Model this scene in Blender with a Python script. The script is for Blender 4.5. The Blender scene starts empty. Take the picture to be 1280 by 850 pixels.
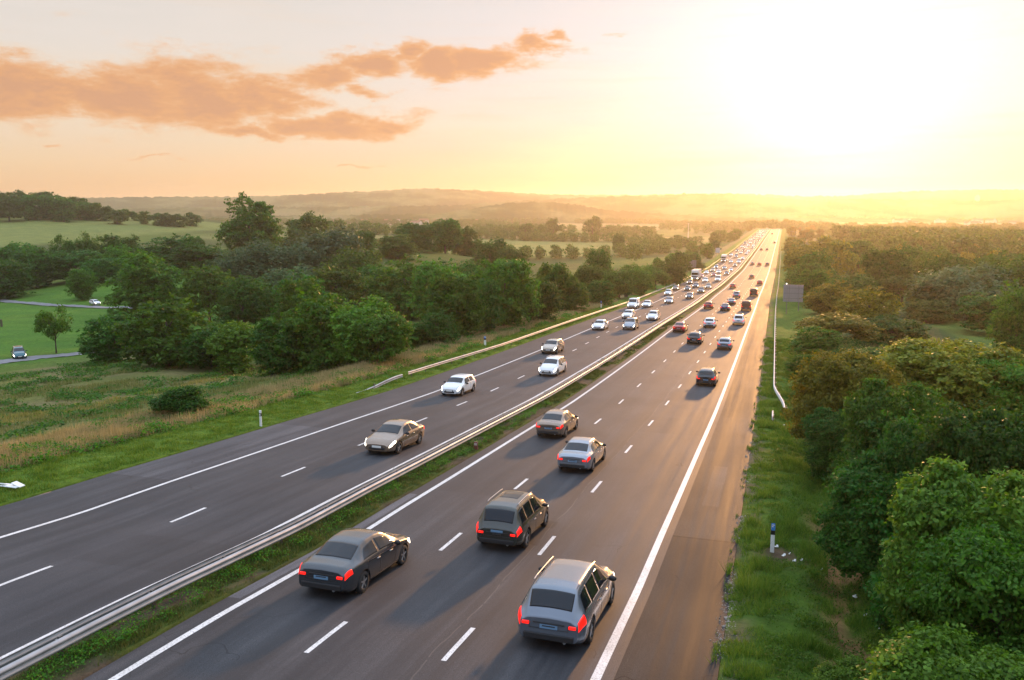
import bpy, bmesh, math, random
import numpy as np
from mathutils import Vector, Matrix

random.seed(7)
rng = np.random.default_rng(11)
SC = bpy.context.scene
COL = SC.collection
R = math.radians
CAM_Z = 28.0

# ---------------------------------------------------------------- materials
def new_mat(name):
    m = bpy.data.materials.new(name); m.use_nodes = True
    nt = m.node_tree
    return m, nt, nt.nodes['Principled BSDF']

def N(nt, typ, **kw):
    n = nt.nodes.new(typ)
    for k, v in kw.items():
        if k in n.inputs.keys(): n.inputs[k].default_value = v
        else: setattr(n, k, v)
    return n

def ramp(nt, fac, stops):
    r = nt.nodes.new('ShaderNodeValToRGB')
    el = r.color_ramp.elements
    while len(el) < len(stops): el.new(0.5)
    for e, (p, c) in zip(el, stops):
        e.position = p; e.color = (*c, 1) if len(c) == 3 else c
    nt.links.new(fac, r.inputs['Fac'])
    return r.outputs['Color']

def math_node(nt, op, a, b=None, c=None, clamp=False):
    n = nt.nodes.new('ShaderNodeMath'); n.operation = op; n.use_clamp = clamp
    for i, v in enumerate((a, b, c)):
        if v is None: continue
        if isinstance(v, (int, float)): n.inputs[i].default_value = v
        else: nt.links.new(v, n.inputs[i])
    return n.outputs[0]

def mixc(nt, fac, a, b, mode='MIX'):
    n = nt.nodes.new('ShaderNodeMix'); n.data_type = 'RGBA'; n.blend_type = mode
    for sock, v in ((n.inputs[0], fac), (n.inputs[6], a), (n.inputs[7], b)):
        if isinstance(v, (int, float)): sock.default_value = v
        elif isinstance(v, tuple): sock.default_value = (*v, 1) if len(v) == 3 else v
        else: nt.links.new(v, sock)
    return n.outputs[2]

def noise(nt, vec, scale, detail=4, rough=0.55):
    n = nt.nodes.new('ShaderNodeTexNoise')
    n.inputs['Scale'].default_value = scale; n.inputs['Detail'].default_value = detail
    n.inputs['Roughness'].default_value = rough
    if vec is not None: nt.links.new(vec, n.inputs['Vector'])
    return n.outputs['Fac']

def mapping(nt, vec, scale=(1, 1, 1), loc=(0, 0, 0)):
    n = nt.nodes.new('ShaderNodeMapping')
    n.inputs['Scale'].default_value = scale; n.inputs['Location'].default_value = loc
    nt.links.new(vec, n.inputs['Vector'])
    return n.outputs['Vector']

def geo_pos(nt):
    return nt.nodes.new('ShaderNodeNewGeometry').outputs['Position']

def simple_mat(name, col, rough=0.6, metal=0.0, emit=None, es=0.0, coat=0.0, spec=0.5, var=0.0, vscale=8.0):
    m, nt, b = new_mat(name)
    b.inputs['Base Color'].default_value = (*col, 1)
    b.inputs['Roughness'].default_value = rough
    b.inputs['Metallic'].default_value = metal
    b.inputs['Coat Weight'].default_value = coat
    b.inputs['Specular IOR Level'].default_value = spec
    if emit: b.inputs['Emission Color'].default_value = (*emit, 1); b.inputs['Emission Strength'].default_value = es
    if var > 0:
        tc = nt.nodes.new('ShaderNodeTexCoord').outputs['Object']
        f = noise(nt, tc, vscale, 5)
        c = mixc(nt, f, tuple(x * (1 - var) for x in col), tuple(min(1, x * (1 + var)) for x in col))
        nt.links.new(c, b.inputs['Base Color'])
    return m

# ---------------------------------------------------------------- mesh helpers
def mesh_np(name, verts, quads=None, tris=None, smooth=False):
    verts = np.asarray(verts, dtype=np.float32).reshape(-1, 3)
    me = bpy.data.meshes.new(name)
    me.vertices.add(len(verts)); me.vertices.foreach_set('co', verts.ravel())
    loops = []; starts = []; totals = []; off = 0
    for arr, k in ((quads, 4), (tris, 3)):
        if arr is None or len(arr) == 0: continue
        arr = np.asarray(arr, dtype=np.int32).reshape(-1, k)
        loops.append(arr.ravel()); n = len(arr)
        starts.append(off + np.arange(n, dtype=np.int32) * k); totals.append(np.full(n, k, np.int32)); off += n * k
    loops = np.concatenate(loops)
    me.loops.add(len(loops)); me.loops.foreach_set('vertex_index', loops)
    st = np.concatenate(starts)
    me.polygons.add(len(st)); me.polygons.foreach_set('loop_start', st); me.polygons.foreach_set('loop_total', np.concatenate(totals))
    me.update(calc_edges=True); me.validate()
    if smooth: me.polygons.foreach_set('use_smooth', np.ones(len(me.polygons), dtype=bool))
    return me

def link(name, me, mat=None, parent=None, loc=None):
    o = bpy.data.objects.new(name, me); COL.objects.link(o)
    if mat is not None:
        for m in (mat if isinstance(mat, (list, tuple)) else [mat]): me.materials.append(m)
    if parent is not None: o.parent = parent
    if loc is not None: o.location = loc
    return o

def tag(o, label=None, cat=None, group=None, kind=None):
    if label: o['label'] = label
    if cat: o['category'] = cat
    if group: o['group'] = group
    if kind: o['kind'] = kind
    return o

def empty(name, loc, rz=0.0):
    o = bpy.data.objects.new(name, None); COL.objects.link(o)
    o.location = loc; o.rotation_euler = (0, 0, rz); o.empty_display_size = 0.3
    return o

class MB:
    """collects simple solids into one mesh"""
    def __init__(s): s.bm = bmesh.new()
    def box(s, c, d, bev=0.0, rot=None, mi=0):
        r = bmesh.ops.create_cube(s.bm, size=1.0)
        vs = r['verts']
        M = Matrix.Translation(c) @ (rot.to_4x4() if rot is not None else Matrix()) @ Matrix.Diagonal((*d, 1))
        bmesh.ops.transform(s.bm, matrix=M, verts=vs)
        fs = set(f for v in vs for f in v.link_faces)
        for f in fs: f.material_index = mi
        if bev > 0:
            es = list(set(e for v in vs for e in v.link_edges))
            bmesh.ops.bevel(s.bm, geom=es, offset=bev, segments=2, profile=0.5, affect='EDGES')
        return s
    def cyl(s, p0, p1, r0, r1=None, seg=12, mi=0, caps=True):
        p0 = Vector(p0); p1 = Vector(p1); d = p1 - p0
        r = bmesh.ops.create_cone(s.bm, cap_ends=caps, segments=seg, radius1=r0, radius2=r0 if r1 is None else r1, depth=d.length)
        q = d.to_track_quat('Z', 'Y').to_matrix().to_4x4()
        bmesh.ops.transform(s.bm, matrix=Matrix.Translation((p0 + p1) / 2) @ q, verts=r['verts'])
        for f in set(f for v in r['verts'] for f in v.link_faces): f.material_index = mi
        return s
    def ell(s, c, rad, u=14, v=8, mi=0):
        r = bmesh.ops.create_uvsphere(s.bm, u_segments=u, v_segments=v, radius=1.0)
        bmesh.ops.transform(s.bm, matrix=Matrix.Translation(c) @ Matrix.Diagonal((*rad, 1)), verts=r['verts'])
        for f in set(f for w in r['verts'] for f in w.link_faces): f.material_index = mi; f.smooth = True
        return s
    def mesh(s, name, smooth=False):
        me = bpy.data.meshes.new(name)
        bmesh.ops.recalc_face_normals(s.bm, faces=s.bm.faces[:])
        if smooth:
            for f in s.bm.faces: f.smooth = True
        s.bm.to_mesh(me); s.bm.free(); return me
    def build(s, name, mat, parent=None, loc=None, smooth=False):
        return link(name, s.mesh(name, smooth), mat, parent, loc)

def copy_tree(o, parent=None):
    c = o.copy(); COL.objects.link(c)
    if parent is not None: c.parent = parent
    for ch in list(o.children): copy_tree(ch, c)
    return c

# ---------------------------------------------------------------- noise on arrays
def vnoise(x, y, seed=0):
    x = np.asarray(x, float); y = np.asarray(y, float)
    xi = np.floor(x).astype(np.int64); yi = np.floor(y).astype(np.int64)
    fx = x - xi; fy = y - yi
    fx = fx * fx * (3 - 2 * fx); fy = fy * fy * (3 - 2 * fy)
    def h(a, b):
        n = (a * 374761393 + b * 668265263 + seed * 974634777) & 0xFFFFFFFF
        n = ((n ^ (n >> 13)) * 1274126177) & 0xFFFFFFFF
        return ((n ^ (n >> 16)) & 0xFFFF) / 65535.0
    return (h(xi, yi) * (1 - fx) + h(xi + 1, yi) * fx) * (1 - fy) + (h(xi, yi + 1) * (1 - fx) + h(xi + 1, yi + 1) * fx) * fy

def fbm(x, y, seed=0, oct=4):
    t = 0; a = 0.5; f = 1.0
    for k in range(oct):
        t = t + a * vnoise(x * f, y * f, seed + k * 17); a *= 0.5; f *= 2.03
    return t / (1 - 0.5 ** oct)

def sstep(a, b, x):
    t = np.clip((x - a) / (b - a), 0, 1); return t * t * (3 - 2 * t)

# ---------------------------------------------------------------- the lie of the land
# u = metres to the right of the camera's line along the motorway, s = metres along it
_S = [-200, -60, 0, 16, 18.8, 25.5, 31, 36.5, 48, 62, 94, 128, 189, 265, 389, 606, 900, 1163, 1280, 1450, 1800, 3000, 20000]
_H = [1, 6.5, 9.9, 11.07, 11.3, 12.0, 12.37, 12.8, 13.65, 14.75, 16.4, 17.9, 20.9, 23.7, 26.7, 27.6, 27.2, 27.0, 27.3, 30.5, 35, 35, 35]
_sd = np.arange(-200, 3001, 1.0)
_hd = np.interp(_sd, _S, _H)
_k = np.exp(-0.5 * (np.arange(-30, 31) / 8.0) ** 2); _k /= _k.sum()
_hs = np.convolve(np.pad(_hd, 30, mode='edge'), _k, mode='valid')
_w = sstep(20, 90, _sd); _hd = _hd * (1 - _w) + _hs * _w
def zroad(s): return CAM_Z - np.interp(s, _sd, _hd)
_cs = np.convolve(np.pad(np.interp(_sd, [-200, 230, 268, 365, 630, 1200, 1300, 1500, 3000], [0, 0, .3, .9, 2.5, 6.6, 7.4, 4, -120]), 30, mode='edge'), _k, mode='valid')
def cshift(s): return np.interp(s, _sd, _cs)

UR, UL = -0.9, -29.7           # outer edges of the tarmac
UMR, UML = -15.15, -17.55      # edges of the central reserve
BASE = -6.0
def land(u, s):
    u = np.asarray(u, float); s = np.asarray(s, float)
    zr = zroad(s)
    und = (fbm(u / 160., s / 160., 3, 3) - 0.5) * 3.0
    far = BASE + und + (fbm(u / 900., s / 900., 9, 2) - 0.5) * 10 * sstep(900, 2500, s)
    # left
    d = UL - u
    drop = np.interp(d, [0, 0.6, 4, 9, 14, 30, 100, 240, 1000], [-.03, -.06, -.05, .15, 1.5, 3.2, 7.0, 9.5, 9.5])
    left = zr - drop + (fbm(u / 9., s / 9., 5, 3) - .5) * 1.0 * sstep(8, 20, d) + (fbm(u / 1.3, s / 1.3, 6, 3) - .5) * .25 * sstep(.4, 2, d)
    t = np.maximum(sstep(110, 420, d), sstep(500, 1000, s) * sstep(6, 50, d))
    left = left * (1 - t) + far * t
    hx, hy = -760.0, 640.0
    hill = 39 * np.exp(-(((u - hx) / 330.) ** 2 + ((s - hy) / 300.) ** 2) ** 0.9)
    hill = hill + 15 * np.exp(-((u + 200) / 75.) ** 2 - ((s - 300) / 75.) ** 2) + 8 * np.exp(-((u + 154) / 60.) ** 2 - ((s - 372) / 60.) ** 2)
    left = left + hill
    # right
    e = u - UR
    prof = np.interp(e, [0, .5, 2.4, 3.4, 4.2, 6, 9, 14, 30, 80, 200, 1000], [.03, .06, .02, -.35, .0, .95, 1.3, .6, -1.4, -3.5, -6, -6])
    prof = prof * (1 - .55 * sstep(90, 220, s))
    right = zr + prof + (fbm(u / 1.1, s / 1.1, 7, 3) - .5) * .5 * sstep(.4, 2.5, e) + (fbm(u / 8., s / 8., 8, 3) - .5) * 1.0 * sstep(4, 14, e)
    t = np.maximum(sstep(100, 450, e), sstep(700, 1200, s) * sstep(8, 60, e))
    right = right * (1 - t) + far * t
    mid = zr + .05 + .12 * np.clip(1 - np.abs(u + 16.35) / 1.1, 0, 1) + (fbm(u / .5, s / .8, 12, 3) - .5) * .12
    z = np.where(u <= UL, left, np.where(u >= UR, right, zr - .15))
    z = np.where((u >= UML) & (u <= UMR), mid, z)
    return z

def wpos(u, s, dz=0.0):
    return (float(u + cshift(s)), float(s), float(land(u, s) + dz))

# camera model (used to choose where things stand)
F_PX = 1050.0
PITCH = math.atan((425 - 262.) / F_PX); YAW = R(17.4)
def at_px(x, y, Zc):
    """world point seen at photo pixel (x, y) at depth Zc along the view"""
    a = (x - 640) / F_PX; b = (y - 425) / F_PX
    X = a; D = math.cos(PITCH) - b * math.sin(PITCH); Z = -math.sin(PITCH) - b * math.cos(PITCH)
    return ((X * math.cos(YAW) - D * math.sin(YAW)) * Zc, (X * math.sin(YAW) + D * math.cos(YAW)) * Zc, CAM_Z + Z * Zc)
def to_px(x, y, z):
    X = x * math.cos(YAW) + y * math.sin(YAW); D = -x * math.sin(YAW) + y * math.cos(YAW); z = z - CAM_Z
    zc = D * math.cos(PITCH) - z * math.sin(PITCH); v = -z * math.cos(PITCH) - D * math.sin(PITCH)
    return 640 + F_PX * X / zc, 425 + F_PX * v / zc, zc

cam_d = bpy.data.cameras.new('camera'); cam = bpy.data.objects.new('camera', cam_d); COL.objects.link(cam)
cam.location = (0, 0, CAM_Z); cam.rotation_euler = (math.pi / 2 - PITCH, 0, YAW)
cam_d.sensor_width = 36.0; cam_d.lens = F_PX / 1280 * 36.0; cam_d.clip_end = 40000; cam_d.clip_start = 0.3
SC.camera = cam

# ---------------------------------------------------------------- ground sheet
def lines(segs):
    out = []
    for a, b, st in segs:
        out += list(np.arange(a, b, st))
    return np.array(out + [segs[-1][1]])
s_lines = np.concatenate([lines([(-40, 8, 4), (8, 130, .6), (130, 260, 1.5), (260, 500, 4), (500, 1000, 12), (1000, 2000, 30), (2000, 4600, 130)])])
u_left = -lines([(29.72, 45, .6), (45, 90, 2.5), (90, 300, 8), (300, 1200, 22), (1200, 4500, 150)])[::-1]
u_mid = np.array([-29.68, -24, -17.57, -17.53, -17.2, -16.9, -16.6, -16.3, -16.0, -15.7, -15.4, -15.17, -15.13, -8, -0.92])
u_right = lines([(-.88, 12, .45), (12, 40, 2), (40, 150, 7), (150, 800, 26), (800, 4500, 150)])
u_lines = np.concatenate([u_left, u_mid, u_right])
UU, SS = np.meshgrid(u_lines, s_lines)
ZZ = land(UU, SS)
XX = UU + cshift(SS)
nu, ns = len(u_lines), len(s_lines)
idx = np.arange(nu * ns).reshape(ns, nu)
q = np.stack([idx[:-1, :-1], idx[:-1, 1:], idx[1:, 1:], idx[1:, :-1]], -1).reshape(-1, 4)
g_me = mesh_np('ground', np.stack([XX, SS, ZZ], -1).reshape(-1, 3), quads=q, smooth=True)

def mixa(a, b, t): return a * (1 - t[..., None]) + np.array(b) * t[..., None]
d = UL - UU; e = UU - UR
n1 = fbm(UU / 5., SS / 5., 21, 4); n2 = fbm(UU / 40., SS / 40., 22, 3); n3 = fbm(UU / 1.5, SS / 1.5, 23, 3)
gc = np.zeros(UU.shape + (3,)) + np.array([.055, .075, .02])
gc = mixa(gc, (.085, .125, .022), sstep(.35, .65, n2))
# left verge, tall dry grass, rough meadow, pasture
gc = mixa(gc, (.08, .15, .018), ((d > 0) & (d < 5)) * 1.0)
gc = mixa(gc, (.19, .155, .075), sstep(4, 6, d) * (1 - sstep(9, 13, d)) * .8)
mead = sstep(9, 13, d) * (1 - sstep(60, 75, d)) * (SS < 130)
gc = mixa(gc, (.13, .14, .04), mead)
gc = mixa(gc, (.19, .155, .075), mead * sstep(.5, .7, n1) * .7)
gc = mixa(gc, (.075, .11, .025), mead * sstep(.55, .7, fbm(UU / 7., SS / 7., 31, 4)) * .8)
past = sstep(62, 75, d) * (1 - sstep(190, 230, d)) * (SS < 260)
gc = mixa(gc, (.065, .15, .02), past)
gc = mixa(gc, (.09, .17, .022), past * sstep(.45, .65, n1) * .6)
# far fields
def rect(u0, u1, s0, s1, so=8.):
    return sstep(u0 - so, u0 + so, UU) * (1 - sstep(u1 - so, u1 + so, UU)) * sstep(s0 - so, s0 + so, SS) * (1 - sstep(s1 - so, s1 + so, SS))
FIELDS = [(-300, -130, 590, 830, (.17, .19, .055)), (-430, -305, 540, 760, (.17, .17, .06)), (-1250, -470, 380, 700, (.15, .18, .05)), (-330, -180, 900, 1150, (.2, .17, .07)),
          (-160, -70, 900, 1080, (.18, .17, .06)), (28, 60, 118, 165, (.07, .13, .025)), (-900, -500, 1000, 1500, (.2, .19, .07)), (150, 420, 1050, 1400, (.18, .15, .06)), (-480, -200, 1400, 2000, (.19, .17, .07)), (-60, 500, 1700, 2600, (.16, .15, .06)), (500, 1500, 1500, 2400, (.17, .15, .06)), (-1700, -700, 2000, 3000, (.17, .16, .07))]
for u0, u1, s0, s1, c in FIELDS: gc = mixa(gc, c, rect(u0, u1, s0, s1))
# right verge, ditch and worn earth bank
gc = mixa(gc, (.065, .125, .016), ((e > 0) & (e < 6)) * 1.0)
earth = sstep(.46, .54, fbm(UU / 1.6, SS / 3.2, 41, 4)) * sstep(2.4, 3.2, e) * (1 - sstep(5.6, 6.8, e)) * (SS < 75)
gc = mixa(gc, (.23, .14, .06), earth)
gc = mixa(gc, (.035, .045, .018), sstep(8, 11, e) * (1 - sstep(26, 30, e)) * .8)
gc = mixa(gc, (.10, .085, .065), ((e > 0) & (e < .5)) * .8 * sstep(.42, .55, fbm(UU, SS / 1.5, 43, 3)))
spot = np.exp(-(((UU - .6) / .7) ** 2 + ((SS - 30.3) / .9) ** 2))
gc = mixa(gc, (.11, .075, .05), np.clip(spot * 1.5, 0, 1))
# central reserve: scrubby grass and dirt
mm = ((UU > UML - .1) & (UU < UMR + .1)) * 1.0
gc = mixa(gc, (.06, .085, .018), mm)
gc = mixa(gc, (.09, .07, .05), mm * sstep(.5, .62, fbm(UU / .7, SS / 3., 51, 3)))
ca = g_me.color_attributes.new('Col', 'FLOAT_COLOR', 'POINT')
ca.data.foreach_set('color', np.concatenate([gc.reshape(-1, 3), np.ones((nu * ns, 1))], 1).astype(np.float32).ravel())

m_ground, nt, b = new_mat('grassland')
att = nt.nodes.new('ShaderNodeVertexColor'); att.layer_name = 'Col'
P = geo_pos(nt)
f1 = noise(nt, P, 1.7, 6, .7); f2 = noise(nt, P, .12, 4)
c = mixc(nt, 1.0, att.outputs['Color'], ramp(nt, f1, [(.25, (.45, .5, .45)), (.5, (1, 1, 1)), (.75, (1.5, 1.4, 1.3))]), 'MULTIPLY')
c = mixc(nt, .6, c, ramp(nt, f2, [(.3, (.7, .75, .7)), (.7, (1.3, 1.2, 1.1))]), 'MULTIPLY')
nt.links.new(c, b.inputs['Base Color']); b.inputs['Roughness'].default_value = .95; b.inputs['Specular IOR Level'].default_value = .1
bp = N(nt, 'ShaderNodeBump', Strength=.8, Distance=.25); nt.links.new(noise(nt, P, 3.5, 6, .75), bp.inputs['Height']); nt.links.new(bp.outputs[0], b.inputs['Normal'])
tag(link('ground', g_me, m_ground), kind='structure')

# ---------------------------------------------------------------- motorway
r_s = s_lines[(s_lines >= -40) & (s_lines < 2000)]
def strip(u0, u1, sl, dz, nuu=2):
    sl = np.asarray(sl, float); us = np.linspace(u0, u1, nuu)
    U, S = np.meshgrid(us, sl)
    v = np.stack([U + cshift(S), S, zroad(S) + dz], -1).reshape(-1, 3)
    i = np.arange(len(sl) * nuu).reshape(len(sl), nuu)
    f = np.stack([i[:-1, :-1], i[:-1, 1:], i[1:, 1:], i[1:, :-1]], -1).reshape(-1, 4)
    return v, f
def join(parts):
    vs, fs, o = [], [], 0
    for v, f in parts:
        vs.append(v); fs.append(np.asarray(f) + o); o += len(v)
    return np.concatenate(vs), np.concatenate(fs)

def asphalt(name, tone, lanes, crack_u, patches=(), spec=.26):
    m, nt, b = new_mat(name)
    P = geo_pos(nt)
    xyz = nt.nodes.new('ShaderNodeSeparateXYZ'); nt.links.new(P, xyz.inputs[0])
    fine = noise(nt, P, 55, 3, .8)
    streak = noise(nt, mapping(nt, P, (1.6, .03, 0)), 1.0, 6, .65)
    blot = noise(nt, mapping(nt, P, (.35, .12, 0)), 1.0, 5, .6)
    c = ramp(nt, fine, [(.36, tuple(x * .5 for x in tone)), (.5, tone), (.66, tuple(min(1, x * 2.1) for x in tone))])
    c = mixc(nt, .75, c, ramp(nt, streak, [(.40, (.58, .58, .6)), (.5, (1, 1, 1)), (.61, (1.65, 1.58, 1.5))]), 'MULTIPLY')
    c = mixc(nt, .6, c, ramp(nt, blot, [(.38, (.66, .65, .66)), (.62, (1.4, 1.36, 1.3))]), 'MULTIPLY')
    # wheel tracks polished and darkened in each lane
    for lu in lanes:
        dd = math_node(nt, 'ABSOLUTE', math_node(nt, 'SUBTRACT', math_node(nt, 'ABSOLUTE', math_node(nt, 'SUBTRACT', xyz.outputs[0], lu)), .85))
        k = math_node(nt, 'MULTIPLY', math_node(nt, 'SUBTRACT', 1.0, math_node(nt, 'DIVIDE', dd, .45), clamp=True), .3)
        c = mixc(nt, k, c, tuple(x * .62 for x in tone))
    # sealed longitudinal joint and random cracks
    wob = noise(nt, mapping(nt, P, (0, .25, 0)), 1.0, 4)
    for cu in crack_u:
        dd = math_node(nt, 'ABSOLUTE', math_node(nt, 'SUBTRACT', math_node(nt, 'ADD', xyz.outputs[0], math_node(nt, 'MULTIPLY', wob, .5)), cu + .25))
        k = math_node(nt, 'LESS_THAN', dd, .022)
        k = math_node(nt, 'MULTIPLY', k, math_node(nt, 'GREATER_THAN', noise(nt, mapping(nt, P, (.3, .9, 0)), 1.0, 3), .43))
        c = mixc(nt, math_node(nt, 'MULTIPLY', k, .4), c, (.14, .125, .11))
    vr = N(nt, 'ShaderNodeTexVoronoi', feature='DISTANCE_TO_EDGE', Scale=.16)
    wv = nt.nodes.new('ShaderNodeVectorMath'); wv.operation = 'MULTIPLY_ADD'
    nz = nt.nodes.new('ShaderNodeTexNoise'); nz.inputs['Scale'].default_value = .6; nt.links.new(P, nz.inputs['Vector'])
    nt.links.new(nz.outputs['Color'], wv.inputs[0]); wv.inputs[1].default_value = (3, 3, 0); nt.links.new(P, wv.inputs[2])
    nt.links.new(wv.outputs[0], vr.inputs['Vector'])
    k = math_node(nt, 'MULTIPLY', math_node(nt, 'LESS_THAN', vr.outputs['Distance'], .0032), math_node(nt, 'GREATER_THAN', noise(nt, P, .11, 2), .56))
    c = mixc(nt, math_node(nt, 'MULTIPLY', k, .7), c, (.012, .012, .013))
    for u0, u1, s0_, s1_, f_ in patches:       # repaired rectangles, butted joints and stains
        wob2 = math_node(nt, 'MULTIPLY', math_node(nt, 'SUBTRACT', noise(nt, P, 2.5, 3), .5), .12)
        xx = math_node(nt, 'ADD', xyz.outputs[0], wob2); yy = math_node(nt, 'ADD', xyz.outputs[1], wob2)
        k = math_node(nt, 'MULTIPLY', math_node(nt, 'MULTIPLY', math_node(nt, 'GREATER_THAN', xx, u0), math_node(nt, 'LESS_THAN', xx, u1)), math_node(nt, 'MULTIPLY', math_node(nt, 'GREATER_THAN', yy, s0_), math_node(nt, 'LESS_THAN', yy, s1_)))
        c = mixc(nt, k, c, mixc(nt, 1.0, c, (f_, f_, f_), 'MULTIPLY'))
    stn = noise(nt, mapping(nt, P, (.9, .35, 0)), 1.0, 7, .7)
    c = mixc(nt, math_node(nt, 'MULTIPLY', math_node(nt, 'SUBTRACT', stn, .6), 4.0, clamp=True), c, mixc(nt, 1.0, c, (.55, .55, .56), 'MULTIPLY'))
    nt.links.new(c, b.inputs['Base Color'])
    rg = ramp(nt, streak, [(.3, (.58, .58, .58)), (.7, (.76, .76, .76))]); nt.links.new(rg, b.inputs['Roughness'])
    b.inputs['Specular IOR Level'].default_value = spec
    bp = N(nt, 'ShaderNodeBump', Strength=.35, Distance=.012); nt.links.new(fine, bp.inputs['Height']); nt.links.new(bp.outputs[0], b.inputs['Normal'])
    return m
m_as_r = asphalt('asphalt_worn_warm', (.030, .031, .035), (-5.4, -9.25, -12.75), (-7.95,), [(-8.45, -7.85, 30.4, 31.3, .6), (-7.9, -3.3, 52, 58, .82), (-14.2, -11.1, 34, 47, .86), (-11.0, -7.7, 66, 90, 1.2), (-8.2, -7.9, 14, 60, .8), (-15.2, -14.75, 20, 33, 2.6)])
m_as_l = asphalt('asphalt_dark', (.027, .029, .034), (-20.0, -24.1), (), [(-22, -17.5, 21, 24.2, .85), (-29.7, -26.3, 31, 45, 1.5), (-26.0, -22.1, 48, 60, .85), (-22.0, -17.8, 64, 92, 1.15)])
m_as_s = asphalt('asphalt_shoulder', (.032, .031, .032), (), (), [(-3.6, 0, -50, 31.2, .72), (-3.4, -.9, 31.1, 31.26, .45), (-2.6, -1.9, 36, 44, 1.5), (-3.4, 0, 60, 75, .9)], .06)
v, f = strip(-15.15, -3.3, r_s, 0.0, 9); tag(link('road', mesh_np('road', v, f), m_as_r), kind='structure')
v, f = strip(-3.3, UR, r_s, 0.0, 4); tag(link('road_shoulder', mesh_np('road_shoulder', v, f), m_as_s), kind='structure')
v, f = strip(UL, UML, r_s, 0.0, 9); tag(link('road_oncoming', mesh_np('road_oncoming', v, f), m_as_l), kind='structure')

m_paint, nt, b = new_mat('road_paint_white')
P = geo_pos(nt)
pn = noise(nt, P, 22, 5, .75); pn2 = noise(nt, P, 1.2, 4)
c = ramp(nt, pn, [(.35, (.16, .155, .15)), (.47, (.6, .59, .57)), (.75, (.8, .79, .77))])
c = mixc(nt, .5, c, ramp(nt, pn2, [(.35, (.7, .68, .66)), (.6, (1, 1, 1))]), 'MULTIPLY')
nt.links.new(c, b.inputs['Base Color']); b.inputs['Roughness'].default_value = .55
parts = []
def solid(u0, w, s0, s1, dz=.004):
    sl = r_s[(r_s > s0) & (r_s < s1)]; sl = np.concatenate([[s0], sl, [s1]])
    parts.append(strip(u0 - w / 2, u0 + w / 2, sl, dz))
solid(-3.72, .24, -30, 1900); solid(-14.5, .2, -30, 1900)
solid(-17.82, .2, -30, 1900); solid(-26.1, .18, 8, 1900)
s0 = 27.3 - 9 * 6
while s0 < 1500:
    parts.append(strip(-7.55 - .07, -7.55 + .07, np.linspace(s0, s0 + 2.2, 4), .004))
    parts.append(strip(-11.0 - .07, -11.0 + .07, np.linspace(s0 - .8, s0 + 1.3, 4), .004))
    s0 += 9.0
s0 = 18.1 - 7.7 * 4
while s0 < 1500:
    uu = -22.0 - .9 * float(sstep(70, 130, s0))
    parts.append(strip(uu - .07, uu + .07, np.linspace(s0, s0 + 2.1, 4), .004)); s0 += 7.7
v, f = join(parts); tag(link('road_markings', mesh_np('road_markings', v, f), m_paint), kind='structure')

# crumbling concrete edging along the shoulder, and along the far edge
m_kerb = simple_mat('edging_concrete', (.15, .135, .12), 1.0, spec=0.0, var=.5, vscale=3)
parts = []
def edging(u0, s0, s1, keep, wid=.16):
    s_ = s0
    while s_ < s1:
        ln = random.uniform(.5, 1.3)
        if random.random() < keep:
            v0 = np.array([[0, 0, 0], [wid, 0, 0], [wid, ln, 0], [0, ln, 0]], float)
            jx = random.uniform(-.05, .05); h = random.uniform(.004, .014)
            top = v0 + [u0 + jx, s_, 0]; top[:, 1] += np.random.RandomState(int(s_ * 10)).uniform(-.05, .05, 4)
            zz = zroad(top[:, 1]); xx = top[:, 0] + cshift(top[:, 1])
            vt = np.stack([xx, top[:, 1], zz + h], -1); vb = np.stack([xx, top[:, 1], zz - .1], -1)
            vv = np.concatenate([vb, vt])
            ff = np.array([[4, 5, 6, 7], [0, 1, 5, 4], [1, 2, 6, 5], [2, 3, 7, 6], [3, 0, 4, 7]])
            parts.append((vv, ff))
        s_ += ln + .03
edging(UL - .06, 20, 140, .1, .12)
v, f = join(parts); tag(link('kerb', mesh_np('kerb', v, f), m_kerb), kind='structure')
# ---------------------------------------------------------------- foliage
def leaf_mat(name, dark, light, trans, tfac=.34):
    m = bpy.data.materials.new(name); m.use_nodes = True
    nt = m.node_tree; b = nt.nodes['Principled BSDF']; o_ = nt.nodes['Material Output']
    geo = nt.nodes.new('ShaderNodeNewGeometry'); oi = nt.nodes.new('ShaderNodeObjectInfo')
    tcn = nt.nodes.new('ShaderNodeTexCoord').outputs['Object']
    nn = noise(nt, tcn, 13.0, 3)
    v = math_node(nt, 'ADD', math_node(nt, 'MULTIPLY', geo.outputs['Random Per Island'], .55), math_node(nt, 'MULTIPLY', nn, .75))
    c = mixc(nt, math_node(nt, 'SUBTRACT', v, .16, clamp=True), dark, light)
    hs = nt.nodes.new('ShaderNodeHueSaturation'); nt.links.new(c, hs.inputs['Color'])
    nt.links.new(math_node(nt, 'ADD', .500, math_node(nt, 'MULTIPLY', oi.outputs['Random'], .035)), hs.inputs['Hue'])
    nt.links.new(math_node(nt, 'ADD', .75, math_node(nt, 'MULTIPLY', oi.outputs['Random'], .5)), hs.inputs['Value'])
    nt.links.new(hs.outputs[0], b.inputs['Base Color'])
    b.inputs['Roughness'].default_value = .55; b.inputs['Specular IOR Level'].default_value = .14
    tr = nt.nodes.new('ShaderNodeBsdfTranslucent')
    nt.links.new(mixc(nt, 1.0, hs.outputs[0], trans, 'MULTIPLY'), tr.inputs['Color'])
    mx = nt.nodes.new('ShaderNodeMixShader'); mx.inputs[0].default_value = tfac
    nt.links.new(b.outputs[0], mx.inputs[1]); nt.links.new(tr.outputs[0], mx.inputs[2]); nt.links.new(mx.outputs[0], o_.inputs['Surface'])
    return m
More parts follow.
